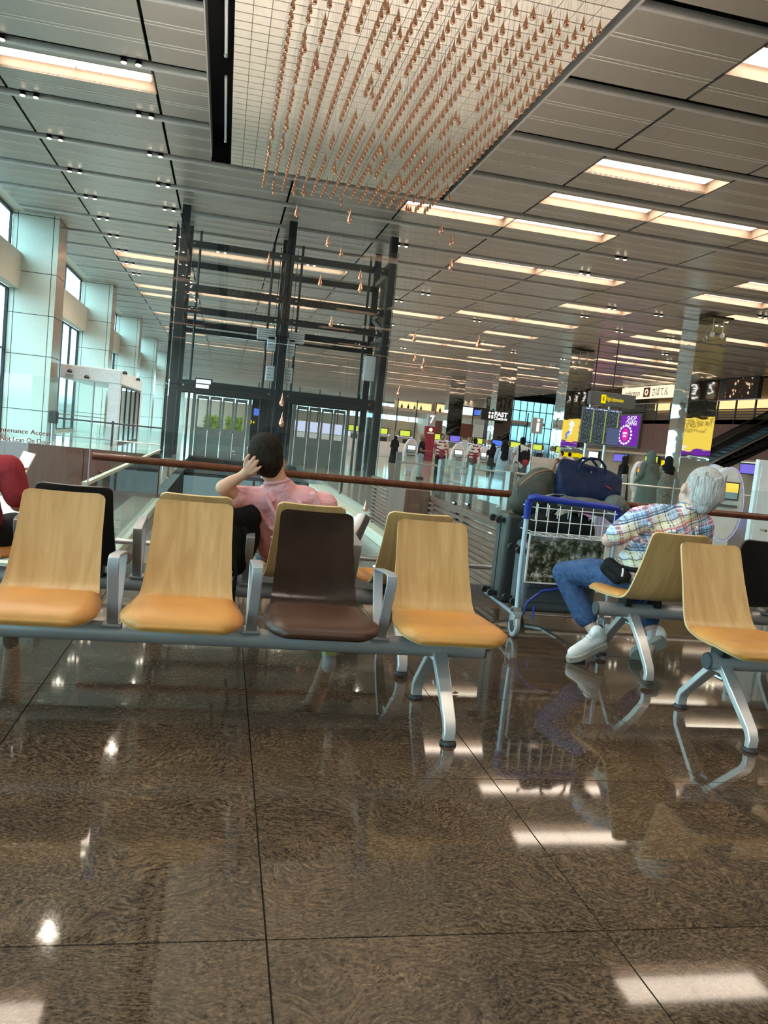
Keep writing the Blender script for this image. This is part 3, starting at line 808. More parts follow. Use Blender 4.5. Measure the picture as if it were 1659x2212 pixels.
dk = tag(MB().prism([(-6.4, 8.2), (-3.4, 8.2), (-2.2, 9.2), (-2.2, 12.0), (-6.4, 12.0)], 'z', -.32, -.05).build('platform', 'cream_ledge', bevel=.02), 'low cream platform behind the glass door', 'platform')
# unseen uplights added on the court floor to brighten the canopy
for ux, uy in ((.6, 9.5), (1.9, 9.0), (.6, 13.5), (2.0, 13.0)):
    u = empty('added_uplight', (ux, uy, -.32), 'squat black lamp added on the sunken court floor to brighten the canopy', 'lamp', 'added uplights in the sunken court')
    MB().lathe([(.09, 0), (.10, .10), (.085, .13)], (ux, uy, -.32), 14).build('can', 'black_plastic', u, smooth=40)
    MB().lathe([(.08, .131), (.08, .135)], (ux, uy, -.32), 14).build('lens', 'downlight_glow', u)
    ld = bpy.data.lights.new('added_uplight', 'SPOT'); ld.energy = 760; ld.color = (1.0, .85, .74); ld.spot_size = math.radians(80); ld.spot_blend = .8; ld.shadow_soft_size = .08
    lo = bpy.data.objects.new('light', ld); COL.objects.link(lo); place(lo, (ux, uy, -.15), u)
    lo.rotation_euler = (math.pi, 0, 0)
# ================================================================== ENTRANCE LOBBY BY THE LEFT WALL
lob = empty('entrance_lobby', (-4.97, 35.7, 0), 'white framed glass entrance lobby against the panelled wall', 'lobby')
MB().box(-6.05, -3.9, 31.7, 39.8, 2.28, 2.80).build('header', 'white_panel', lob, bevel=.03)
MB().box(-4.32, -3.9, 31.72, 32.1, 0, 2.28).build('corner_post', 'white_panel', lob, bevel=.02)
MB().box(-4.25, -3.9, 39.3, 39.78, 0, 2.28).build('corner_post', 'white_panel', lob, bevel=.02)
MB().box(-6.03, -4.32, 31.80, 31.82, 0, 2.28).build('pane', 'clear_glass', lob)
for y0 in (32.3, 34.0, 35.7, 37.5):
    fr = MB().box(-3.96, -3.90, y0, y0+.07, 0, 2.25).box(-3.96, -3.90, y0+1.58, y0+1.65, 0, 2.25).box(-3.96, -3.90, y0, y0+1.65, 2.18, 2.25).box(-3.96, -3.90, y0, y0+1.65, 0, .08).build('sliding_door', 'dark_frame', lob)
    MB().box(-3.94, -3.925, y0+.07, y0+1.58, .08, 2.18).build('pane', 'clear_glass', fr)
MB().tube([(-6.0, 31.70, .95), (-4.4, 31.70, .95)], .02, 6).build('rail', 'steel', lob)
for x, y, z in ((-5.7, 31.60, 2.55), (-3.79, 31.9, 2.72), (-3.79, 36.6, 2.72), (-5.1, 31.60, 2.40)):
    c = empty('dome_camera', (x, y, z-.1), 'small dark security dome camera on the lobby header', 'camera', 'dome cameras on the lobby')
    MB().box(x-.14, x+.14, y-.10, y+.10, z-.10, z-.06).build('plate', 'white_panel', c)
    MB().lathe([(.001, .08), (.06, .06), (.09, 0), (.09, -.06), (.001, -.07)], (x, y, z), 10).build('dome', 'black_plastic', c, smooth=60)
lr = empty('landing_rail', (-4.0, 30.0, 0), 'dark slim guard rail on the landing before the lobby', 'railing')
MB().tube([(-5.95, 30.0, .82), (-2.0, 30.0, .82)], .028, 8).build('rail', 'dark_frame', lr)
MB().tube([(-5.95, 30.0, .22), (-2.0, 30.0, .22)], .02, 8).build('low_rail', 'steel', lr)
for x in (-5.9, -3.85, -2.05): MB().box(x-.035, x+.035, 29.97, 30.03, 0, .90).build('post', 'dark_frame', lr)
for a, b in ((-5.85, -3.9), (-3.8, -2.1)): MB().box(a, b, 30.0, 30.012, .05, .74).build('pane', 'clear_glass', lr)
pb = MB().box(-5.98, -5.66, 29.7, 29.95, .62, 1.06).build('push_box', 'black_plastic', bevel=.05); tag(pb, 'dark box on a steel post beside the landing rail', 'box')
MB().cyl((-5.82, 29.83, 0), (-5.82, 29.83, .62), .06, n=10).build('post', 'steel', pb, smooth=40)
# ================================================================== HALL BEYOND
# mirror-clad columns
for n_, (x0, x1, y0, y1, lab) in enumerate(((18.88, 20.23, 30.7, 31.9, 'mirror polished square column nearest the escalator'), (19.7, 21.2, 45.0, 46.5, 'mirror polished square column behind the flight board'), (20.1, 21.45, 58.6, 60.0, 'mirror polished square column carrying the fast check-in sign'), (20.2, 21.6, 72.3, 73.7, 'far mirror polished square column beyond the check-in rows'))):
    c = empty('mirror_column', ((x0+x1)/2, (y0+y1)/2, 0), lab, 'column')
    nz = 4
    for k in range(nz): MB().box(x0, x1, y0, y1, HC*k/nz+.006, HC*(k+1)/nz-.006).build('cladding', 'mirror_steel', c)
    if n_ < 2:
        br = MB().box(x0-.05, x0+1.0, y0-.9, y0-.05, HC-.22, HC-.14).build('bracket', 'black_plastic', c)
        for s in (.3, .75): MB().cyl((x0+s, y0-.6, HC-.8), (x0+s, y0-.6, HC-.22), .02, n=6).ell((x0+s, y0-.6, HC-.85), (.10, .10, .12), 8, 6).build('spot', 'machine_white', br)
# flight information board
fb = empty('flight_board', (19.6, 40.0, 0), 'flight information board with six dark screens on grey posts', 'display board')
for x in (19.05, 20.15): MB().cyl((x, 40.2, 0), (x, 40.2, 4.20), .085, n=12).build('post', 'steel', fb, smooth=40)
MB().box(18.55, 20.78, 39.96, 40.12, 2.12, 4.02).build('frame', 'sign_grey', fb)
for c in range(3):
    for r in range(2):
        xa = 18.60+c*.725; za = 2.16+r*.93
        s = MB().box(xa, xa+.70, 39.945, 39.96, za, za+.90).build('screen', 'screen_grey' if (c == 2 and r == 0) else 'board_rows', fb)
        if r == 1: MB().box(xa, xa+.70, 39.935, 39.945, za+.80, za+.93).build('header_strip', 'board_head', s); text('lettering', 'Terminal 1  Departures', .07, (xa+.35, 39.93, za+.865), 'screen_white', s, width=.55)
sg = tag(MB().box(18.85, 21.45, 39.9, 40.3, 4.20, 4.90).build('sign_box', 'sign_grey', bevel=.02), 'dark hanging sign reading Flight Information above the screens', 'sign')
MB().box(19.46, 19.72, 39.88, 39.90, 4.31, 4.76).build('icon_panel', 'sign_yellow', sg)
MB().prism([(19.52, 4.45), (19.66, 4.45), (19.60, 4.53), (19.63, 4.65), (19.55, 4.65), (19.57, 4.53)], 'y', 39.872, 39.88).build('icon', 'sign_dark', sg)
text('lettering', 'Flight Information', .30, (20.25, 39.89, 4.55), 'sign_yellow', sg, width=.98)
for x in (19.05, 20.15): MB().cyl((x, 40.1, 4.90), (x, 40.1, HC), .03, n=6).build('hanger', 'dark_frame', sg)
# LED screens on the timber fascia
ad = empty('led_screen', (32.8, 12.7, 2.25), 'long yellow advertising screen on the timber fascia', 'screen')
MB().box(32.85, 33.0, 6.3, 19.2, 2.25, 5.1).build('frame', 'sign_dark', ad)
MB().box(32.83, 32.85, 6.5, 19.0, 2.75, 5.0).build('display', 'screen_yellow', ad)
MB().box(32.83, 32.85, 6.5, 19.0, 2.35, 2.75).build('display_band', 'screen_purple', ad)
text('lettering', 'Tax and duty-free', .62, (32.82, 9.2, 4.60), 'letter_dark', ad, '-x', width=4.6)
text('lettering', 'Shop all 4 terminals', .48, (32.82, 9.0, 4.10), 'letter_dark', ad, '-x', width=3.6)
MB().prism([(6.5, 2.75), (9.0, 2.75), (6.5, 3.3)], 'x', 32.80, 32.83).build('graphic', 'screen_white', ad)
MB().prism([(16.4, 3.4), (17.0, 3.3), (17.6, 4.6), (17.2, 4.8), (16.7, 4.7)], 'x', 32.80, 32.83).build('graphic', 'screen_white', ad)
MB().prism([(16.0, 3.1), (16.6, 3.0), (16.9, 3.7), (16.2, 3.8)], 'x', 32.79, 32.80).build('graphic', 'screen_blue', ad)
ap = empty('led_screen', (32.8, 65.5, 2.6), 'long purple advertising screen with a pink emblem on the timber fascia', 'screen')
MB().box(32.85, 33.0, 59.8, 71.0, 2.55, 5.3).build('frame', 'sign_grey', ap)
MB().box(32.83, 32.85, 60.0, 66.5, 2.70, 5.2).build('display', 'screen_purple', ap)
MB().box(32.83, 32.85, 66.5, 70.8, 2.70, 5.2).build('display_part', 'screen_magenta', ap)
text('lettering', 'SHOP', .55, (32.82, 61.3, 4.95), 'screen_white', ap, '-x', width=1.5); text('lettering', 'CHANGI', .55, (32.82, 61.3, 4.55), 'screen_white', ap, '-x', width=1.8)
MB().lathe([(.55, 0), (.55, .02)], (32.81, 62.1, 3.6), 20, 'x').build('emblem', 'screen_magenta', ap)
for k in range(16):
    t = 2*math.pi*k/16; MB().ell((32.81, 62.1+1.05*math.cos(t), 3.6+.75*math.sin(t)), (.02, .17, .10), 8, 6).build('petal', 'screen_white', ap)
MB().box(32.79, 32.80, 61.75, 62.45, 3.66, 3.80).box(32.79, 32.80, 61.85, 62.35, 3.42, 3.56).build('emblem_bar', 'screen_white', ap)
# gallery signs
sa = empty('shop_sign', (33.15, 60.2, 6.62), 'lit cream shop sign with a red emblem and dark script', 'sign')
MB().box(33.14, 33.40, 56.4, 64.2, 6.62, 7.58).build('light_box', 'sign_cream', sa)
text('lettering', 'saboten', .80, (33.12, 62.3, 7.05), 'letter_dark', sa, '-x', width=2.4)
MB().box(33.11, 33.13, 59.5, 60.5, 6.72, 7.48).build('emblem', 'letter_red', sa)
for k in range(8):
    t = math.pi*k/4; MB().ell((33.10, 60.0+.22*math.cos(t), 7.1+.20*math.sin(t)), (.02, .09, .08), 6, 5).build('petal', 'sign_cream', sa)
text('lettering', '\u3055\u307c\u3066\u3093', .75, (33.12, 58.0, 7.05), 'letter_dark', sa, '-x', width=2.4)
fp = empty('food_poster', (33.3, 48.2, 6.2), 'backlit food poster in a dark frame on the gallery', 'poster')
MB().box(33.2, 33.5, 46.2, 50.3, 6.2, 7.68).build('frame', 'sign_dark', fp); MB().box(33.18, 33.2, 46.6, 49.6, 6.28, 7.6).build('print', 'food_print', fp)
for k, (y, ch) in enumerate(((8.2, 'E'), (10.3, 'C'), (15.3, 'R'), (17.0, 'E'), (18.7, 'E'), (21.5, ''), (23.2, ''), (24.9, ''), (26.6, ''), (28.3, ''))):
    lp = tag(MB().box(33.1, 33.25, y-.62, y+.62, 6.25, 7.55).build('letter_panel', 'fascia_wood'), 'dark upright sign panel with the pale letter '+ch+' on the gallery' if ch else 'dark blank upright sign panel on the gallery edge', 'sign')
    lp['group'] = 'letter panels on the gallery'
    MB().box(33.08, 33.1, y-.45, y+.45, 6.35, 7.45).build('face', 'counter_beige', lp)
    if ch: text('lettering', ch, 1.0, (33.07, y, 6.95), 'sign_white', lp, '-x', width=.55, bold=.02)
    MB().box(33.12, 33.22, y-.05, y+.05, 6.2, 6.25).build('foot', 'dark_frame', lp)
gl = empty('gallery_shop', (39.0, 52, 4.85), 'warm lit shop at the back of the gallery', 'shop')
for k in range(9): MB().box(38.8, 39.0, 38+3.4*k, 41.2+3.4*k, 6.3, 7.0).build('lit_panel', 'shop_glow', gl)
MB().box(39.0, 39.6, 36, 70, 4.86, 8.6).build('back_wall', 'shop_wall', gl)
# fast check-in sign on the third column
fs = empty('check_in_sign', (20.1, 58.4, 3.4), 'black lit sign reading FAST Check-in on a mirror column', 'sign')
MB().box(18.9, 21.3, 58.3, 58.58, 3.42, 4.18).build('case', 'sign_dark', fs, bevel=.02)
text('lettering', 'FAST', .46, (20.45, 58.29, 3.92), 'sign_white', fs, width=1.05, bold=.02); text('lettering', 'Check-in', .32, (20.45, 58.29, 3.62), 'sign_white', fs, width=1.05, bold=.01)
for cx in (19.55, 19.78):
    MB().lathe([(.085, 0), (.085, .02)], (cx, 58.28, 3.98), 12, 'y').box(cx-.07, cx+.07, 58.28, 58.30, 3.58, 3.84).build('icon', 'sign_white', fs)
# row seven pillar
rp = empty('row_pillar', (13.97, 54, 0), 'check-in row pillar with a grey 7 panel above maroon', 'sign pillar')
MB().box(13.62, 14.32, 53.9, 54.3, 0, 2.40).build('body', 'maroon_cotton', rp); MB().box(13.70, 14.24, 53.88, 54.2, 2.40, 3.25).build('head', 'arm_grey', rp)
text('lettering', '7', .75, (13.97, 53.87, 2.86), 'sign_white', rp, width=.34, bold=.02)
MB().lathe([(.13, 0), (.13, .02)], (13.97, 53.87, 2.18), 14, 'y').build('badge', 'sign_cream', rp)
MB().box(13.74, 14.20, 53.885, 53.90, 1.90, 2.0).build('badge_bar', 'letter_white', rp)
ip = empty('information_sign', (14.47, 36, 0), 'grey information sign with a white i on a pole', 'sign')
MB().cyl((14.40, 36.1, 0), (14.40, 36.1, 2.3), .05, n=10).build('pole', 'steel', ip, smooth=40)
MB().box(14.20, 14.74, 35.95, 36.15, 2.24, 2.98).build('panel', 'arm_grey', ip, bevel=.01)
MB().lathe([(.075, 0), (.075, .02)], (14.50, 35.94, 2.86), 12, 'y').box(14.43, 14.57, 35.935, 35.95, 2.33, 2.74).build('symbol', 'sign_white', ip)
# check-in counters
cc = None
for k, (x, mcol) in enumerate(((8.9, 'screen_lime'), (10.95, 'screen_lime'), (12.6, 'screen_lime'), (14.95, 'screen_lime'), (16.3, 'screen_violet'), (18.0, 'screen_lime'), (19.5, 'screen_blue'), (20.9, 'screen_lime'), (22.6, 'screen_lime'), (24.6, 'screen_violet'))):
    names = {'screen_lime': 'lime green', 'screen_violet': 'violet', 'screen_blue': 'blue'}
    nth = ('first', 'second', 'third', 'fourth', 'fifth', 'sixth', 'seventh')
    where = '%s from the maroon pillar towards the lifts' % nth[2-k] if x < 13.9 else '%s from the maroon pillar towards the mirror columns' % nth[k-3]
    c = empty('check_in_counter', (x, 55, 0), 'check-in counter with a %s monitor, %s' % (names[mcol], where), 'counter', 'check-in counters in the seventh row')
    MB().box(x-.62, x+.62, 54.7, 55.4, 0, 1.05).build('desk', 'kiosk_white', c, bevel=.02)
    MB().box(x-.62, x+.62, 55.9, 56.1, 1.60, 1.95).build('header', 'counter_beige', c)
    for s in (-.58, .58): MB().box(x+s-.03, x+s+.03, 55.9, 56.0, 0, 1.6).build('post', 'steel', c)
    MB().box(x-.6, x+.6, 55.86, 55.9, 1.50, 1.56).build('light_strip', 'counter_glow', c)
    m = MB().box(x-.42, x+.42, 55.70, 55.78, 1.52, 2.0).build('monitor', 'black_plastic', c)
    MB().box(x-.36, x+.36, 55.69, 55.70, 1.57, 1.94).build('screen', mcol, m)
    MB().box(x-.25, x+.25, 55.1, 55.15, 1.05, 1.35).build('desk_screen', 'sign_dark', c)
# bright counter seen through the right lift doors, planters through the left ones
bc = empty('lit_counter', (7.0, 62, 0), 'long counter with a pale blue lit front behind the lifts', 'counter')
MB().box(4.2, 9.8, 62, 62.6, 0, 1.1).build('desk', 'white_panel', bc); MB().box(4.2, 9.8, 62.8, 63.0, 1.15, 1.95).build('lit_wall', 'counter_glow', bc)
for x in (-.5, .45, 1.4):
    p = empty('planter', (x, 37, 0), 'pale planter of bright green foliage behind the left lift', 'planter', 'planters behind the lifts')
    MB().lathe([(.26, 0), (.36, .75), (.33, .78)], (x, 37, 0), 14).build('pot', 'machine_white', p, smooth=40)
    fo = MB(); rnd = random.Random(int(x*10))
    for q in range(260):
        a, b_, c_ = rnd.uniform(-.33, .33), rnd.uniform(-.28, .28), .8+rnd.random()*.6; s = .07+rnd.random()*.05; an = rnd.random()*6.28
        fo.add([(x+a, 37+b_, c_), (x+a+s*math.cos(an), 37+b_+s*math.sin(an), c_+s*.7), (x+a+.2*s, 37+b_, c_+1.8*s), (x+a-s*math.cos(an), 37+b_, c_+s*.7)], [(0, 1, 2, 3)])
    MB().cyl((x, 37, .7), (x, 37, 1.2), .05, n=8).build('stem', 'tan_leather', p)
    stuff(fo.build('foliage', 'plant_green', p))
# far gallery
fg = struct(MB().box(3, 33, 80, 80.4, 4.2, 4.5).box(3, 33, 80, 80.4, 1.9, 2.1).build('wall_gallery', 'beige_wall'))
for k in range(4): MB().box(20.6+1.15*k, 21.74+1.15*k, 79.9, 80, 2.1, 3.6).build('panel', 'fascia_wood', fg)
for k in range(15):
    MB().box(3+2*k, 3.1+2*k, 79.95, 80.05, 0, 5.4).build('mullion', 'dark_frame', fg)
    MB().box(3.1+2*k, 5+2*k, 80, 80.02, 2.1, 4.2).build('pane', 'clear_glass', fg); MB().box(3.1+2*k, 5+2*k, 80, 80.02, 4.5, 5.4).build('pane', 'clear_glass', fg)
struct(MB().box(3, 33, 80.4, 99, 4.2, 4.5).build('floor', 'far_floor'))
for x0, x1, z0, z1, lab in ((20.2, 24.6, 4.5, 6.0, 'amber lit bar with dark bottles on the far gallery'), (25.0, 28.2, 4.5, 6.1, 'amber lit drum shaped shop kiosk on the far gallery')):
    k_ = empty('lit_kiosk', ((x0+x1)/2, 96, 4.5), lab, 'kiosk')
    MB().box(x0, x1, 95.5, 97, z0, z1).build('body', 'shop_wall', k_)
    MB().box(x0+.1, x1-.1, 95.4, 95.5, z0+.5, z1-.1).build('lit_front', 'shop_glow', k_)
    for q in range(4): MB().lathe([(.12, 0), (.14, .35), (.05, .5), (.05, .65)], (x0+.6+q*.8, 95.3, z0+.5), 8).build('bottle', 'black_plastic', k_)
ws = tag(MB().box(26.4, 30.0, 90, 90.2, 4.7, 5.9).build('lit_sign', 'sign_dark'), 'tilted lit sign panel with blue and white squares on the far gallery', 'sign')
MB().box(26.5, 28.1, 89.95, 90, 4.8, 5.8).build('face', 'screen_white', ws); MB().box(28.3, 29.9, 89.95, 90, 5.0, 5.6).build('face', 'screen_blue', ws)
MB().box(28.1, 28.3, 90.05, 90.15, 4.5, 4.7).build('foot', 'dark_frame', ws)
# small lit signs and screens under the gallery
for k, (y, z, w, m, lab) in enumerate(((45, 1.75, 2.2, 'screen_violet', 'violet lit'), (49, 1.75, 1.8, 'screen_white', 'white lit'), (53, 1.7, 2.2, 'screen_blue', 'blue lit'), (57, 1.75, 2.0, 'screen_lime', 'lime lit'), (62, 1.7, 2.4, 'screen_violet', 'lilac lit'), (67, 1.75, 2.0, 'screen_white', 'pale lit'), (40, 1.75, 2.0, 'screen_white', 'bright lit'))):
    q = tag(MB().box(32.6, 32.75, y-w/2, y+w/2, z-.42, z+.30).build('wall_monitor', 'black_plastic'), lab+' monitor under the timber fascia %s' % ('beside the escalator' if y < 46 else 'below the purple screen' if y > 58 else 'by the information desks'), 'monitor')
    MB().box(32.58, 32.6, y-w/2+.1, y+w/2-.1, z-.34, z+.22).build('screen', m, q)
    MB().box(32.75, 33.2, y-.05, y+.05, z-.1, z).build('bracket', 'dark_frame', q)
cs = tag(MB().box(22.4, 24.6, 38.0, 38.15, 1.30, 1.62).build('yellow_sign', 'sign_yellow'), 'yellow sign reading Changi below the mirror column', 'sign')
text('lettering', 'Changi', .26, (23.3, 37.99, 1.46), 'letter_dark', cs, width=1.1); MB().box(22.6, 22.68, 38.05, 38.12, 0, 1.3).box(24.3, 24.38, 38.05, 38.12, 0, 1.3).build('post', 'dark_frame', cs)
# escalator rising to the gallery
es = empty('escalator', (28, 40.8, 0), 'black sided escalator climbing to the gallery', 'escalator')
X0, X1, Z1 = 24.2, 32.6, 4.9
def ez(x): return (x-X0)/(X1-X0)*Z1
for y in (41.0, 42.3):
    MB().prism([(X0-.8, .1), (X0, .1), (X1, Z1+.1), (X1, Z1+.95), (X0, .95), (X0-.8, .95)], 'y', y, y+.03).build('balustrade', 'dark_glass', es)
    MB().tube([(X0-.9, y+.015, .95), (X0, y+.015, 1.0), (X1, y+.015, Z1+1.0)], .05, 8).build('handrail', 'rubber', es)
    MB().prism([(X0-.8, 0), (X0, 0), (X1, Z1), (X1, Z1+.14), (X0, .14), (X0-.8, .14)], 'y', y-.08, y+.10).build('skirt', 'steel', es)
MB().prism([(X0-.5, 0), (X0+1.2, 0), (X1, Z1-1.0), (X1, Z1-.05), (X0, -.02)], 'y', 41.1, 42.25).build('truss', 'void_black', es)
for k in range(24):
    xa = X0+(X1-X0)*k/24; MB().box(xa, xa+.36, 41.1, 42.2, ez(xa)-.10, ez(xa)+.10).build('step', 'steel', es)
# self-service kiosks
def kiosk(x, y, s, label, rz=0, screen='screen_yellow'):
    t = empty('kiosk', (x, y, 0), label, 'kiosk', None)
    o1 = MB().prism([(.27*s*math.cos(a)*(1), .78*s+.62*s*math.sin(a)) for a in [2*math.pi*k/24 for k in range(24)]], 'y', -.09, .16)
    o1.v = [Vector((p.x+x, p.y+y, p.z)) for p in o1.v]; body = o1.build('body', 'kiosk_white', t, smooth=50, bevel=.03)
    pts = [(x+.275*s*math.cos(a), y-.095, .78*s+.625*s*math.sin(a)) for a in [2*math.pi*k/28 for k in range(28)]]
    MB().tube(pts, .008, 6, closed=True).build('light_ring', 'ring_glow', t, smooth=60)
    MB().box(x-.17*s, x+.17*s, y-.12, y-.09, .86*s, 1.16*s).build('bezel', 'black_plastic', t, bevel=.006)
    MB().box(x-.15*s, x+.15*s, y-.126, y-.12, .99*s, 1.14*s).build('screen', screen, t)
    MB().box(x-.15*s, x+.15*s, y-.126, y-.12, .88*s, .99*s).build('screen', 'letter_teal', t)
    MB().box(x-.15*s, x+.15*s, y-.18, y-.09, .74*s, .78*s).build('tray', 'sign_grey', t)
    MB().box(x-.13*s, x+.13*s, y-.05, y+.12, 0, .3*s).build('foot', 'kiosk_white', t, bevel=.02)
    if rz: t.rotation_euler = (0, 0, rz)
    return t
kiosk(8.30, 12.0, 1.0, 'white oval check-in kiosk with a yellow and blue screen beside the white panel', -.25)
kiosk(8.72, 13.0, 1.02, 'white oval check-in kiosk turned aside behind another kiosk', -.9)
kiosk(6.95, 29.5, .98, 'white oval check-in kiosk behind the man in the black tee', 0, 'screen_white')
kiosk(8.80, 29.5, .98, 'cream oval check-in kiosk to the side of the maroon polo shirt', 0, 'screen_white')
kiosk(9.95, 29.8, .98, 'cream oval check-in kiosk beside the striped shirt', 0, 'screen_white')
kiosk(15.3, 27.5, 1.0, 'amber lit round kiosk beside the woman in black', 0, 'screen_orange')
wp = tag(MB().box(6.30, 6.66, 8.55, 8.62, 0, 1.50).build('white_panel', 'white_panel', bevel=.01), 'tall glossy white panel behind the barrier', 'panel')
MB().box(6.34, 6.62, 8.54, 8.55, .2, 1.42).build('face', 'white_panel', wp)
pp = tag(MB().box(6.68, 7.5, 8.50, 8.60, 0, 1.46).build('perforated_panel', 'kiosk_white', bevel=.01), 'perforated beige panel next to the glossy white panel', 'panel')
dots = MB()
for a in range(10):
    for b in range(20): dots.box(6.72+a*.05, 6.735+a*.05, 8.496, 8.50, .36+b*.05, .375+b*.05)
stuff(dots.build('perforation', 'sign_grey', pp))
# ================================================================== WAITING BENCHES
def interp(tab, t):
    for (a, va), (b, vb) in zip(tab, tab[1:]):
        if t <= b: 
            k = (t-a)/(b-a); k = k*k*(3-2*k) if len(tab) < 0 else k
            return va+(vb-va)*k
    return tab[-1][1]
def smooth_path(pts, n):
    P = [Vector((0, a, b)) for a, b in pts]; out = []
    seg = len(P)-1
    for i in range(n+1):
        u = i/n*seg; k = min(int(u), seg-1); t = u-k
        p0, p1, p2, p3 = P[max(k-1, 0)], P[k], P[k+1], P[min(k+2, seg)]
        out.append(.5*((2*p1)+(p2-p0)*t+(2*p0-5*p1+4*p2-p3)*t*t+(3*p1-p0-3*p2+p3)*t**3))
    return out
SEAT_PROF = [(.350, .908), (.302, .784), (.254, .666), (.207, .560), (.172, .506), (.125, .482), (.06, .474), (-.01, .471), (-.09, .471), (-.155, .473), (-.21, .469), (-.255, .457), (-.283, .438)]
PATH = smooth_path(SEAT_PROF, 96)
LEN = [0.0]
for a, b in zip(PATH, PATH[1:]): LEN.append(LEN[-1]+(b-a).length)
TOT = LEN[-1]
def half_w(i):
    s = LEN[i]; y = PATH[i].y
    w = interp([(0, .180), (.20, .186), (.40, .200), (.50, .212), (.62, .236), (.74, .247), (TOT, .247)], s)
    r = .030
    if s < r: w -= r-math.sqrt(max(0, r*r-(r-s)**2))
    r2 = .105; d = TOT-s
    if d < r2: w -= r2-math.sqrt(max(0, r2*r2-(r2-d)**2))
    return w
def prof_n(i):
    d = PATH[min(i+1, len(PATH)-1)]-PATH[max(i-1, 0)]; d.normalize()
    return Vector((0, d.z, -d.y))
def shell_mesh(M, x):
    mb = MB(M); nc = 13; T = .013; rows = len(PATH)
    top, bot = [], []
    for i in range(rows):
        n = prof_n(i); w = half_w(i)
        for j in range(nc):
            u = -1+2*j/(nc-1); dip = .010*(1-u*u)*(1 if LEN[i] < .45 else max(0, 1-(LEN[i]-.45)/.1))
            p = PATH[i]+Vector((x+u*w, 0, 0))
            top.append(p+n*(-dip)); bot.append(p+n*(-dip-T))
    R = rows*nc; fs = []; mi = []
    for i in range(rows-1):
        for j in range(nc-1):
            a = i*nc+j; fs.append((a, a+1, a+nc+1, a+nc)); mi.append(0); fs.append((R+a, R+a+nc, R+a+nc+1, R+a+1)); mi.append(0)
    for i in range(rows-1):
        for j in (0, nc-1):
            a = i*nc+j; fs.append((a, a+nc, R+a+nc, R+a)); mi.append(1)
    for j in range(nc-1):
        for i in (0, rows-1):
            a = i*nc+j; fs.append((a, a+1, R+a+1, R+a)); mi.append(1)
    mb.add(top+bot, fs); mb.mi = mi; return mb
def cushion_mesh(M, x, i0=40):
    mb = MB(M); nc = 15; rows = list(range(i0, len(PATH))); s0 = LEN[i0]; tot = TOT-s0
    top, bot = [], []
    for i in rows:
        n = prof_n(i); w = half_w(i)+.004; v = (LEN[i]-s0)/tot
        for j in range(nc):
            u = -1+2*j/(nc-1)
            ed = min(1, (1-abs(u))/.22); ev = min(1, v/.16, (1-v)/.12)
            bl = math.sqrt(max(0, 1-(1-ed)**2))*math.sqrt(max(0, 1-(1-max(0, ev))**2))
            p = PATH[i]+Vector((x+u*w, 0, 0))
            if v > .98: p = p+Vector((0, -.004, 0))
            top.append(p+n*(.004+.026*bl)); bot.append(p+n*(-.004))
    nr = len(rows); R = nr*nc; fs = []
    for i in range(nr-1):
        for j in range(nc-1):
            a = i*nc+j; fs += [(a, a+1, a+nc+1, a+nc), (R+a, R+a+nc, R+a+nc+1, R+a+1)]
        for j in (0, nc-1): a = i*nc+j; fs.append((a, a+nc, R+a+nc, R+a))
    for j in range(nc-1):
        for i in (0, nr-1): a = i*nc+j; fs.append((a, a+1, R+a+1, R+a))
    mb.add(top+bot, fs); return mb
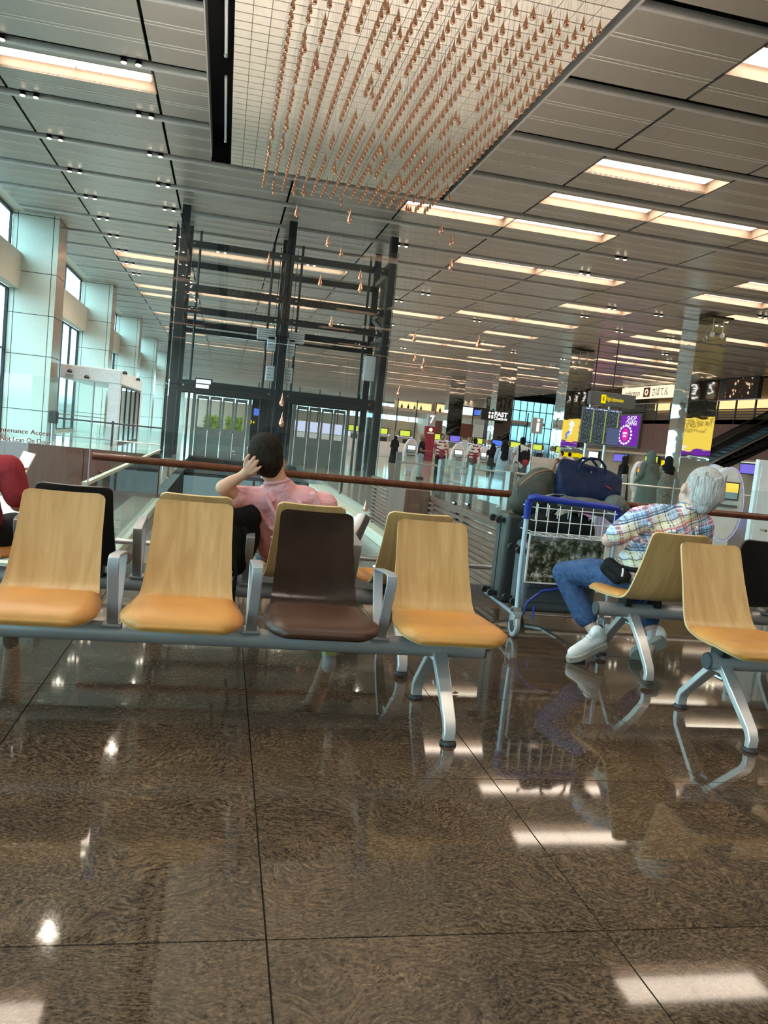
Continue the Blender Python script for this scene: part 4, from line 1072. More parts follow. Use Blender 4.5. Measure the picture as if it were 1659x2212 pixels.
def bench(name_label, M, seats, x0, x1, legs, arms, zb, parent_loc):
    t = empty('waiting_bench', parent_loc, name_label, 'bench')
    b = MB(M).tube([(x0, 0, zb), (x1, 0, zb)], .044, 18).build('beam', 'beam_grey', t, smooth=40)
    for xe, s in ((x0, -1), (x1, 1)): MB(M).tube([(xe-s*.002, 0, zb), (xe+s*.008, 0, zb)], [.045, .041], 18).build('end_cap', 'end_cap', b, smooth=30)
    for x, kind in seats:
        sm = {'wood': ['beech_ply', 'ply_edge'], 'brown': ['brown_shell', 'brown_shell'], 'black': ['black_shell', 'black_shell']}[kind]
        sh = shell_mesh(M, x).build('seat_shell', sm, t, smooth=40)
        sh['label'] = {'wood': 'pale beech plywood shell', 'brown': 'dark brown upholstered shell', 'black': 'black upholstered shell'}[kind]
        cu = cushion_mesh(M, x).build('cushion', {'wood': 'tan_vinyl', 'brown': 'brown_vinyl', 'black': 'brown_vinyl'}[kind], sh, smooth=60)
        for sx in (-.10, .10): MB(M).box(x+sx-.02, x+sx+.02, -.05, .05, zb+.03, .458).build('bracket', 'black_plastic', sh)
    for x in arms:
        p = [(x, -.035, zb+.045), (x, -.075, zb+.13), (x, -.130, zb+.26), (x, -.150, zb+.315), (x, -.143, zb+.345), (x, -.115, zb+.352), (x, .02, zb+.340), (x, .135, zb+.328), (x, .160, zb+.318), (x, .160, zb+.295), (x, .120, zb+.20), (x, .06, zb+.08), (x, .035, zb+.045)]
        a = MB(M).ribbon(p, .046, .011, closed=True).build('armrest', 'arm_grey', t, smooth=35, bevel=.003)
        MB(M).box(x-.038, x+.038, -.055, .055, zb+.034, zb+.046).build('base_plate', 'beam_grey', a, bevel=.002)
    for x in legs:
        for s in (-1, 1):
            lp = [(x, s*.012, zb-.005), (x, s*.10, zb-.085), (x, s*.19, zb-.168), (x, s*.283, .095), (x, s*.300, .060), (x, s*.300, .018)]
            L = MB(M).ribbon(lp, [.068, .065, .060, .054, .052, .052], .034, closed=False).build('leg', 'cast_aluminium', t, smooth=40, bevel=.004)
            MB(M).lathe([(.030, .018), (.036, .012), (.038, .004), (.034, 0.0005)], (x, s*.300, 0), 16).build('foot', 'rubber', L, smooth=40)
        MB(M).box(x-.038, x+.038, -.05, .05, zb-.052, zb-.03).build('saddle', 'cast_aluminium', t, bevel=.004)
        MB(M).cyl((x, -.03, zb-.085), (x, .03, zb-.085), .012, n=10).build('tie_bolt', 'steel', t)
    return t
def MR(y, flip, dz=0): return Matrix.Translation((0, y, dz)) @ Matrix.Diagonal((1, -1 if flip else 1, 1, 1))
SX = [1.074-.588*k for k in range(5)]
AX = [(a+b)/2 for a, b in zip(SX, SX[1:])]
bench('front bench of four tan seats and one dark brown seat facing away from the railing', MR(3.55, 0), [(SX[4], 'wood'), (SX[3], 'wood'), (SX[2], 'wood'), (SX[1], 'brown'), (SX[0], 'wood')], -1.75, 1.29, (1.07, -1.45), AX, .350, (-.1, 3.55, 0))
bench('rear bench facing the railing with the man in pink and a black seat', MR(4.50, 1, .012), [(SX[4], 'wood'), (SX[3], 'black'), (SX[2], 'wood'), (SX[1], 'wood'), (SX[0], 'wood')], -1.62, 1.29, (1.07, -1.28), AX, .362, (-.1, 4.5, 0))
RX = [2.652+.588*k for k in range(3)]
bench('front bench on the far side of the aisle starting with a tan seat', MR(3.55, 0), [(RX[0], 'wood'), (RX[1], 'wood'), (RX[2], 'wood')], 2.485, 4.1, (2.57, 3.83), [(RX[1]+RX[2])/2], .348, (3.2, 3.55, 0))
RY = [2.625+.588*k for k in range(3)]
bench('rear bench on the far side of the aisle where the man in plaid sits', MR(4.50, 1, .02), [(RY[0], 'wood'), (RY[1], 'black'), (RY[2], 'wood')], 2.335, 4.07, (2.57, 3.80), [(RY[1]+RY[2])/2], .372, (3.2, 4.5, 0))
# ================================================================== PEOPLE
import numpy as np
def blob(name, prims, voxel, mats, parent=None, smooth=6, factor=.5):
    """one continuous surface grown from overlapping tapered limbs and ellipsoids"""
    mb = MB()
    for p in prims:
        if p[0] == 'c':
            a, b = Vector(p[1]), Vector(p[2]); r0, r1 = p[3], p[4]; L = (b-a).length
            d = (b-a).normalized() if L > 1e-6 else Vector((0, 0, 1)); n = 12
            up = Vector((0, 0, 1)) if abs(d.z) < .9 else Vector((1, 0, 0)); e = d.cross(up).normalized(); f = e.cross(d)
            rings = [(-r0*math.cos(t), r0*math.sin(t)) for t in (.12, .5, 1.0)]+[(0, r0), (L, r1)]+[(L+r1*math.cos(t), r1*math.sin(t)) for t in (1.0, .5, .12)]
            vs = [a+d*z+(e*math.cos(2*math.pi*j/n)+f*math.sin(2*math.pi*j/n))*rr for z, rr in rings for j in range(n)]
            k = len(rings); fs = [(i*n+j, i*n+(j+1) % n, (i+1)*n+(j+1) % n, (i+1)*n+j) for i in range(k-1) for j in range(n)]
            fs += [tuple(range(n))[::-1], tuple(range((k-1)*n, k*n))]; mb.add(vs, fs)
        else:
            c, r, R = Vector(p[1]), p[2], p[3] or Matrix.Identity(3); n, m = 16, 10
            vs = [c+R @ Vector((max(.02, math.sin(math.pi*i/m))*math.cos(2*math.pi*j/n)*r[0], max(.02, math.sin(math.pi*i/m))*math.sin(2*math.pi*j/n)*r[1], -math.cos(math.pi*i/m)*r[2])) for i in range(m+1) for j in range(n)]
            fs = [(i*n+j, i*n+(j+1) % n, (i+1)*n+(j+1) % n, (i+1)*n+j) for i in range(m) for j in range(n)]
            fs += [tuple(range(n))[::-1], tuple(range(m*n, m*n+n))]; mb.add(vs, fs)
    o = mb.build(name, mats[0])
    rm = o.modifiers.new('r', 'REMESH'); rm.mode = 'VOXEL'; rm.voxel_size = voxel
    sm = o.modifiers.new('s', 'SMOOTH'); sm.factor = factor; sm.iterations = smooth
    dg = bpy.context.evaluated_depsgraph_get(); dg.update()
    me = bpy.data.meshes.new_from_object(o.evaluated_get(dg)); o.modifiers.clear(); old = o.data; o.data = me; bpy.data.meshes.remove(old); me.name = name
    me.materials.clear()
    for m in mats: me.materials.append(MATS[m])
    me.polygons.foreach_set('use_smooth', [True]*len(me.polygons))
    if len(mats) > 1:
        nf = len(me.polygons); cs = np.empty(nf*3); me.polygons.foreach_get('center', cs); cs = cs.reshape(-1, 3)+np.array(o.location)
        best = np.full(nf, 1e9); idx = np.zeros(nf, int)
        for p in prims:
            if p[0] == 'c':
                a, b = np.array(p[1]), np.array(p[2]); ab = b-a; t = np.clip(((cs-a)@ab)/max(1e-9, ab@ab), 0, 1)
                d = np.linalg.norm(cs-(a+t[:, None]*ab), axis=1)-(p[3]+(p[4]-p[3])*t); mi = p[5]
            else:
                q = cs-np.array(p[1]); q = q@np.array(p[3] or Matrix.Identity(3)); d = (np.linalg.norm(q/np.array(p[2]), axis=1)-1)*min(p[2]); mi = p[4]
            w = d < best; best[w] = d[w]; idx[w] = mi
        me.polygons.foreach_set('material_index', idx.astype(np.int32))
    if parent is not None:
        w = WL[o.name]; o.parent = parent; o.location = w-WL[parent.name]
    return o
def C(a, b, r0, r1=None, m=0): return ('c', a, b, r0, r0 if r1 is None else r1, m)
def E(c, r, R=None, m=0): return ('e', c, r, R, m)
def rot(ax, deg): return Matrix.Rotation(math.radians(deg), 3, ax)
def chain(pts, rs, m=0): return [C(a, b, ra, rb, m) for a, b, ra, rb in zip(pts, pts[1:], rs, rs[1:])]
def shoe(name, heel, toe, up, parent, upper='white_leather', sole='shoe_sole', L=None):
    """trainer: shaped upper on a thick sole"""
    h, t, u = Vector(heel), Vector(toe), Vector(up).normalized(); d = (t-h).normalized(); s = d.cross(u).normalized(); u = s.cross(d)
    n = (t-h).length
    def pt(a, b, c): return h+d*a*n+s*b+u*c
    up_ = blob(name, [C(pt(.07, 0, .065), pt(.50, 0, .055), .042, .042), C(pt(.50, .004, .052), pt(.86, .006, .042), .046, .038), C(pt(.09, 0, .07), pt(.15, 0, .115), .043, .044), C(pt(.28, 0, .10), pt(.52, 0, .068), .030, .030), C(pt(.02, 0, .06), pt(.05, 0, .11), .030, .026)], .006, [upper], parent, 4)
    so = MB(); w = [(-.03, .030), (.05, .044), (.25, .045), (.45, .044), (.68, .054), (.86, .050), (.98, .032), (1.05, .014)]
    pts = [(a, b) for a, b in w]+[(a, -b) for a, b in reversed(w)]
    k = len(pts); vs = [pt(a, b, -.006) for a, b in pts]+[pt(a, b*1.03, .034) for a, b in pts]
    so.add(vs, [tuple(range(k))[::-1], tuple(range(k, 2*k))]+[(i, (i+1) % k, (i+1) % k+k, i+k) for i in range(k)])
    so.build('sole', sole, up_, smooth=40, bevel=.004)
    la = MB()
    for q in (.38, .46, .54): la.tube([pt(q, -.030, .100-.14*(q-.38)), pt(q, 0, .122-.16*(q-.38)), pt(q, .030, .100-.14*(q-.38))], .005, 5)
    la.build('laces', upper, up_)
    return up_
# ---- man in pink, seated, head on hand
tilt = rot('Y', -17)
pm = [C((.47, 4.63, .56), (.43, 4.56, .70), .125, .118), C((.43, 4.56, .70), (.385, 4.50, .84), .118, .12), C((.17, 4.46, .885), (.60, 4.48, .885), .066, .066), C((.385, 4.48, .90), (.325, 4.44, .975), .085, .066), C((.325, 4.44, .975), (.275, 4.43, 1.06), .062, .062), C((.22, 4.48, .84), (.35, 4.57, .64), .065, .08), C((.56, 4.50, .84), (.52, 4.59, .64), .065, .08),
      E((.238, 4.43, 1.135), (.088, .105, .120), tilt), E((.258, 4.49, 1.075), (.060, .062, .068), tilt), E((.235, 4.55, 1.115), (.014, .02, .024), tilt), E((.336, 4.44, 1.105), (.013, .022, .036), tilt), E((.150, 4.44, 1.15), (.013, .022, .036), tilt)]
pm += chain([(.17, 4.46, .885), (.09, 4.40, .905), (.025, 4.315, .952)], [.056, .050, .042])
pm += chain([(.025, 4.315, .952), (.065, 4.32, .985), (.108, 4.325, 1.015)], [.042, .036, .026])
pm += chain([(.108, 4.325, 1.015), (.132, 4.322, 1.036), (.145, 4.318, 1.058)], [.026, .028, .026])
for kn, mid, tip, r in (((.126, 4.306, 1.085), (.130, 4.296, 1.115), (.145, 4.300, 1.138), .0105), ((.142, 4.298, 1.070), (.157, 4.288, 1.103), (.173, 4.290, 1.130), .0110), ((.156, 4.295, 1.055), (.175, 4.284, 1.085), (.192, 4.287, 1.112), .0108), ((.166, 4.294, 1.040), (.190, 4.284, 1.062), (.210, 4.287, 1.083), .0098)):
    pm += [C((.140, 4.310, 1.050), kn, .015, r+.0015), C(kn, mid, r+.001, r), C(mid, tip, r, r*.85)]
pm += [C((.150, 4.325, 1.035), (.172, 4.335, 1.030), .013, .011), C((.172, 4.335, 1.030), (.190, 4.345, 1.040), .011, .009)]
pm += chain([(.60, 4.48, .885), (.66, 4.55, .74), (.64, 4.66, .62)], [.060, .050, .042])+chain([(.64, 4.66, .62), (.60, 4.80, .60), (.55, 4.92, .63)], [.042, .034, .028])+[C((.55, 4.92, .63), (.52, 5.0, .645), .030, .024)]
for q in range(4): pm += [C((.52, 4.985+.0*q, .635+.012*q), (.47, 5.03, .63+.014*q), .009, .007)]
pm += [C((.53, 4.97, .66), (.50, 5.0, .69), .010, .008)]
pm += chain([(.40, 4.64, .545), (.34, 4.86, .60), (.31, 5.04, .64)], [.10, .085, .066])+chain([(.31, 5.04, .64), (.60, 5.03, .66), (.86, 4.99, .67)], [.060, .052, .036])
pm += chain([(.55, 4.64, .545), (.64, 4.86, .53), (.70, 5.02, .49)], [.10, .084, .064])+chain([(.70, 5.02, .49), (.73, 4.90, .30), (.745, 4.82, .10)], [.060, .054, .036])
pink = blob('person', pm, .0065, ['skin'], None, 5)
tag(pink, 'man in a pink tee seen from behind, seated with his head resting on one hand', 'person')
sh = [C((.47, 4.63, .56), (.43, 4.56, .70), .140, .134), C((.43, 4.56, .70), (.385, 4.50, .84), .134, .134), C((.18, 4.46, .885), (.59, 4.48, .885), .079, .079), C((.28, 4.46, .91), (.48, 4.47, .91), .082, .082), C((.385, 4.48, .905), (.335, 4.445, .965), .090, .078), C((.22, 4.48, .85), (.33, 4.57, .62), .080, .095), C((.56, 4.50, .85), (.53, 4.59, .62), .080, .095),
      C((.17, 4.46, .885), (.095, 4.405, .895), .077, .070), C((.59, 4.48, .885), (.65, 4.54, .76), .079, .068)]
for a, b, r in (((.25, 4.365, .93), (.33, 4.36, .80), .014), ((.33, 4.36, .80), (.45, 4.38, .74), .013), ((.44, 4.37, .90), (.52, 4.365, .80), .012), ((.52, 4.40, .955), (.58, 4.395, .86), .014), ((.22, 4.405, .84), (.30, 4.43, .74), .012), ((.30, 4.41, .74), (.40, 4.415, .70), .012), ((.31, 4.42, .69), (.42, 4.43, .65), .013), ((.32, 4.45, .64), (.44, 4.47, .60), .014), ((.15, 4.395, .925), (.20, 4.40, .87), .012), ((.28, 4.385, .955), (.30, 4.375, .90), .010)):
    sh.append(C(a, b, r, r*.8))
blob('t_shirt', sh, .0075, ['pink_cotton'], pink, 5)
blob('collar', [C((.312+.066*math.cos(a), 4.438+.063*math.sin(a), 1.0+.014*math.cos(a)), (.312+.066*math.cos(a+.42), 4.438+.063*math.sin(a+.42), 1.0+.014*math.cos(a+.42)), .010, .010) for a in [k*.4189 for k in range(15)]], .005, ['pink_cotton'], pink, 3)
blob('shorts', [C((.47, 4.65, .545), (.47, 4.63, .60), .145, .14)]+chain([(.40, 4.66, .545), (.34, 4.88, .60)], [.115, .10])+chain([(.55, 4.66, .545), (.64, 4.88, .535)], [.115, .10]), .012, ['black_cotton'], pink, 5)
blob('hair', [E((.233, 4.420, 1.162), (.096, .110, .105), tilt), E((.244, 4.398, 1.125), (.090, .088, .108), tilt), C((.268, 4.385, 1.068), (.252, 4.38, 1.11), .050, .066)], .006, ['hair_dark'], pink, 4)
shoe('shoe', (.875, 4.92, .615), (.965, 5.10, .765), (-.85, .10, .45), pink, 'white_leather', 'rubber')
shoe('shoe', (.745, 4.70, .004), (.76, 4.98, .004), (0, 0, 1), pink, 'white_leather', 'lime_rubber')
# ---- man in plaid shirt, white hair
ht = rot('Y', 14)
om = [C((2.64, 4.62, .58), (2.68, 4.56, .72), .135, .13), C((2.68, 4.56, .72), (2.76, 4.52, .88), .135, .14), C((2.56, 4.52, .965), (2.99, 4.53, .955), .072, .072), C((2.79, 4.51, .96), (2.86, 4.48, 1.06), .08, .058), C((2.86, 4.48, 1.06), (2.895, 4.47, 1.12), .056, .056),
      E((2.920, 4.475, 1.190), (.096, .114, .125), ht), E((2.895, 4.545, 1.125), (.066, .064, .072), ht), E((2.905, 4.60, 1.170), (.015, .022, .025), ht), E((2.808, 4.485, 1.180), (.014, .024, .038), ht), E((3.025, 4.485, 1.165), (.013, .024, .038), ht)]
om += chain([(2.56, 4.52, .965), (2.45, 4.50, .88), (2.385, 4.54, .815)], [.064, .056, .048])+chain([(2.385, 4.54, .815), (2.46, 4.68, .79), (2.55, 4.80, .78)], [.046, .040, .030])+[C((2.55, 4.80, .78), (2.59, 4.86, .78), .034, .028)]
for q in range(4): om += [C((2.585, 4.86, .765+.014*q), (2.62, 4.915, .755+.014*q), .009, .008)]
om += [C((2.57, 4.84, .80), (2.60, 4.86, .83), .010, .009)]
om += chain([(2.99, 4.53, .955), (3.05, 4.60, .82), (3.02, 4.74, .72)], [.064, .055, .046])+chain([(3.02, 4.74, .72), (2.92, 4.84, .72), (2.82, 4.90, .74)], [.046, .038, .030])+[C((2.82, 4.90, .74), (2.77, 4.93, .75), .033, .027)]
for q in range(4): om += [C((2.77, 4.93, .735+.013*q), (2.72, 4.95, .73+.013*q), .009, .008)]
om += chain([(2.56, 4.64, .56), (2.42, 4.84, .555), (2.32, 5.0, .52)], [.10, .088, .066])+chain([(2.32, 5.0, .52), (2.42, 4.88, .31), (2.505, 4.765, .15)], [.062, .054, .036])
om += chain([(2.73, 4.64, .56), (2.81, 4.86, .545), (2.86, 5.02, .50)], [.10, .088, .066])+chain([(2.86, 5.02, .50), (2.88, 4.88, .33), (2.905, 4.73, .17)], [.062, .054, .036])
om += [C((2.505, 4.765, .15), (2.40, 4.70, .06), .035, .030), C((2.905, 4.73, .17), (2.84, 4.70, .06), .034, .030)]
old = blob('person', om, .0065, ['skin_fair'], None, 5)
tag(old, 'white haired man in a plaid shirt and jeans seated sideways by the trolley', 'person')
ps = [C((2.64, 4.62, .62), (2.68, 4.56, .72), .155, .152), C((2.68, 4.56, .72), (2.76, 4.52, .88), .152, .155), C((2.57, 4.52, .965), (2.985, 4.53, .955), .086, .086), C((2.65, 4.52, .985), (2.92, 4.52, .985), .085, .085), C((2.79, 4.51, .97), (2.855, 4.485, 1.045), .085, .070),
      C((2.56, 4.52, .965), (2.42, 4.505, .86), .082, .074), C((2.99, 4.53, .955), (3.045, 4.595, .83), .084, .074)]
for a, b, r in (((2.56, 4.40, .95), (2.66, 4.385, .83), .014), ((2.72, 4.365, .93), (2.70, 4.39, .78), .013), ((2.86, 4.37, .95), (2.90, 4.39, .80), .013), ((2.55, 4.45, .75), (2.66, 4.42, .70), .013), ((2.50, 4.45, .88), (2.58, 4.43, .80), .013)): ps.append(C(a, b, r, r*.8))
blob('shirt', ps, .0075, ['madras_plaid'], old, 5)
blob('collar', [C((2.87+.066*math.cos(a), 4.478+.062*math.sin(a), 1.062-.010*math.cos(a)), (2.87+.066*math.cos(a+.42), 4.478+.062*math.sin(a+.42), 1.062-.010*math.cos(a+.42)), .016, .016) for a in [k*.4189 for k in range(15)]], .006, ['madras_plaid'], old, 3)
jeans = [C((2.64, 4.63, .555), (2.65, 4.61, .60), .148, .145)]+chain([(2.57, 4.64, .56), (2.43, 4.84, .555), (2.325, 5.0, .52)], [.115, .100, .078])+chain([(2.325, 5.0, .52), (2.39, 4.91, .37), (2.445, 4.845, .265)], [.078, .076, .080])
jeans += []
jeans += chain([(2.72, 4.64, .56), (2.81, 4.86, .545), (2.86, 5.02, .50)], [.115, .100, .078])+chain([(2.86, 5.02, .50), (2.873, 4.91, .38), (2.888, 4.82, .285)], [.078, .075, .078])
for a, b in (((2.36, 4.92, .45), (2.30, 4.93, .40)), ((2.45, 4.70, .64), (2.36, 4.80, .61)), ((2.40, 4.86, .34), (2.47, 4.80, .30))): jeans.append(C(a, b, .018, .012))
blob('jeans', jeans, .009, ['denim'], old, 4)
blob('belt', [C((2.645+.150*math.cos(a), 4.60+.150*math.sin(a), .648), (2.645+.150*math.cos(a+.3142), 4.60+.150*math.sin(a+.3142), .648), .017, .017) for a in [k*.31416 for k in range(20)]], .007, ['black_nylon'], old, 2)
for p, q in (((2.488, 4.79, .185), (2.508, 4.76, .13)), ((2.900, 4.765, .205), (2.908, 4.73, .15))): blob('sock', [C(p, q, .042, .042)], .006, ['white_cotton'], old, 3)
hp = [E((2.932, 4.455, 1.215), (.110, .124, .115), ht), E((2.930, 4.425, 1.165), (.104, .098, .122), ht), C((2.910, 4.410, 1.085), (2.918, 4.405, 1.13), .055, .072)]
rr = random.Random(3)
for k in range(46):
    a = rr.uniform(-2.9, -.2); z = rr.uniform(-.03, .09); x_ = 2.932+.106*math.cos(a); y_ = 4.445+.112*math.sin(a)
    hp.append(C((x_, y_, 1.20+z), (x_-.012+.02*rr.random(), y_+.004, 1.12+z*.6), .008, .005))
blob('hair', hp, .0055, ['hair_grey'], old, 2)
shoe('shoe', (2.535, 4.715, .105), (2.275, 4.645, .010), (.33, .05, .93), old)
shoe('shoe', (2.925, 4.655, .165), (2.80, 4.80, .010), (.55, -.30, .75), old)
wb_ = blob('waist_bag', [C((2.44, 4.60, .66), (2.50, 4.50, .60), .042, .040), C((2.43, 4.62, .63), (2.47, 4.54, .575), .040, .036)], .007, ['black_nylon'], None, 4)
tag(wb_, 'small black waist pouch with a white zip pull on the seated man in plaid', 'bag')
MB().tube([(2.462, 4.468, .655), (2.462, 4.462, .635), (2.460, 4.462, .605)], .006, 6).build('zip_pull', 'white_leather', wb_)
# ---- sitter at the left end: red sleeve, phone
lp = [C((-1.25, 4.62, .56), (-1.26, 4.56, .72), .125, .12), C((-1.26, 4.56, .72), (-1.27, 4.52, .90), .12, .125), C((-1.47, 4.52, .93), (-1.08, 4.52, .93), .066, .066), C((-1.27, 4.50, .96), (-1.27, 4.50, 1.06), .062, .054), E((-1.27, 4.52, 1.15), (.078, .095, .11)), E((-1.27, 4.575, 1.10), (.052, .055, .06)), E((-1.27, 4.62, 1.14), (.013, .02, .022)), E((-1.352, 4.52, 1.14), (.011, .02, .03)), E((-1.188, 4.52, 1.14), (.011, .02, .03))]
lp += chain([(-1.08, 4.52, .93), (-1.045, 4.50, .84), (-1.03, 4.52, .755)], [.060, .052, .044])+chain([(-1.03, 4.52, .755), (-1.07, 4.66, .80), (-1.12, 4.80, .86)], [.044, .036, .026])+[C((-1.12, 4.80, .86), (-1.13, 4.86, .885), .03, .026)]
for q in range(4): lp += [C((-1.13+.012*q, 4.86, .875+.012*q), (-1.11+.012*q, 4.905, .885+.012*q), .009, .007)]
lp += [C((-1.12, 4.84, .90), (-1.10, 4.87, .925), .010, .008)]
lp += chain([(-1.47, 4.52, .93), (-1.50, 4.58, .80), (-1.44, 4.70, .72)], [.060, .052, .044])+chain([(-1.44, 4.70, .72), (-1.32, 4.80, .78), (-1.22, 4.84, .85)], [.044, .036, .026])
lp += chain([(-1.17, 4.64, .55), (-1.14, 4.86, .555), (-1.12, 5.02, .53)], [.10, .085, .066])+chain([(-1.12, 5.02, .53), (-1.12, 5.0, .30), (-1.12, 4.97, .08)], [.06, .054, .038])
lp += chain([(-1.35, 4.64, .55), (-1.38, 4.86, .555), (-1.40, 5.02, .53)], [.10, .085, .066])+chain([(-1.40, 5.02, .53), (-1.40, 5.0, .30), (-1.40, 4.97, .08)], [.06, .054, .038])
lef = blob('person', lp, .010, ['skin'], None, 5); tag(lef, 'sitter in a red tee and dark shorts looking at a phone', 'person')
blob('t_shirt', [C((-1.25, 4.62, .60), (-1.26, 4.56, .72), .138, .134), C((-1.26, 4.56, .72), (-1.27, 4.52, .90), .134, .138), C((-1.46, 4.52, .93), (-1.09, 4.52, .93), .080, .080), C((-1.27, 4.51, .95), (-1.27, 4.50, 1.0), .08, .068), C((-1.085, 4.52, .935), (-1.035, 4.51, .80), .078, .070), C((-1.465, 4.52, .93), (-1.505, 4.57, .82), .078, .070)], .010, ['red_cotton'], lef, 5)
blob('shorts', [C((-1.26, 4.63, .55), (-1.26, 4.60, .60), .142, .138)]+chain([(-1.17, 4.64, .55), (-1.13, 4.92, .56)], [.116, .10])+chain([(-1.35, 4.64, .55), (-1.39, 4.92, .56)], [.116, .10]), .012, ['black_cotton'], lef, 5)
blob('hair', [E((-1.27, 4.51, 1.18), (.086, .10, .095)), E((-1.27, 4.49, 1.15), (.082, .082, .09))], .008, ['hair_dark'], lef, 4)
for x in (-1.12, -1.40): shoe('shoe', (x, 4.90, .004), (x, 5.17, .004), (0, 0, 1), lef, 'black_nylon', 'white_leather')
ph = MB(Matrix.Translation((-1.115, 4.90, .90)) @ Matrix.Rotation(math.radians(-38), 4, 'X') @ Matrix.Rotation(math.radians(12), 4, 'Y'))
pho = ph.box(-.037, .037, -.005, .005, -.02, .135).build('phone', 'white_leather', bevel=.004); tag(pho, 'white phone held up by the sitter in red', 'phone')
MB(ph.M).box(-.033, .033, -.007, -.005, -.014, .129).build('screen', 'screen_white', pho)
# ---- black backpack on the seat beside the man in pink
bp = blob('backpack', [E((.115, 4.46, .67), (.135, .09, .21), rot('Y', 8)), E((.14, 4.43, .81), (.115, .075, .095), rot('Y', 22)), E((.10, 4.45, .58), (.125, .09, .13)), E((.08, 4.55, .63), (.10, .05, .12))], .010, ['black_nylon'], None, 6)
tag(bp, 'bulging black backpack propped on the seat beside the man in pink', 'backpack')
MB().tube([(.14, 4.40, .80), (.175, 4.37, .68), (.16, 4.38, .56), (.13, 4.42, .50)], .014, 6).build('strap', 'black_nylon', bp, smooth=60)
MB().tube([(.10, 4.38, .62), (.13, 4.34, .50), (.125, 4.345, .36), (.145, 4.36, .22), (.12, 4.36, .10)], .011, 6).build('strap', 'black_nylon', bp, smooth=60)
MB().tube([(.04, 4.36, .60), (.05, 4.33, .48), (.07, 4.34, .35), (.055, 4.35, .24)], .010, 6).build('strap', 'black_nylon', bp, smooth=60)
MB().tube([(.05, 4.42, .89), (.08, 4.40, .935), (.12, 4.41, .90)], .010, 6).build('grab_loop', 'black_nylon', bp, smooth=60)
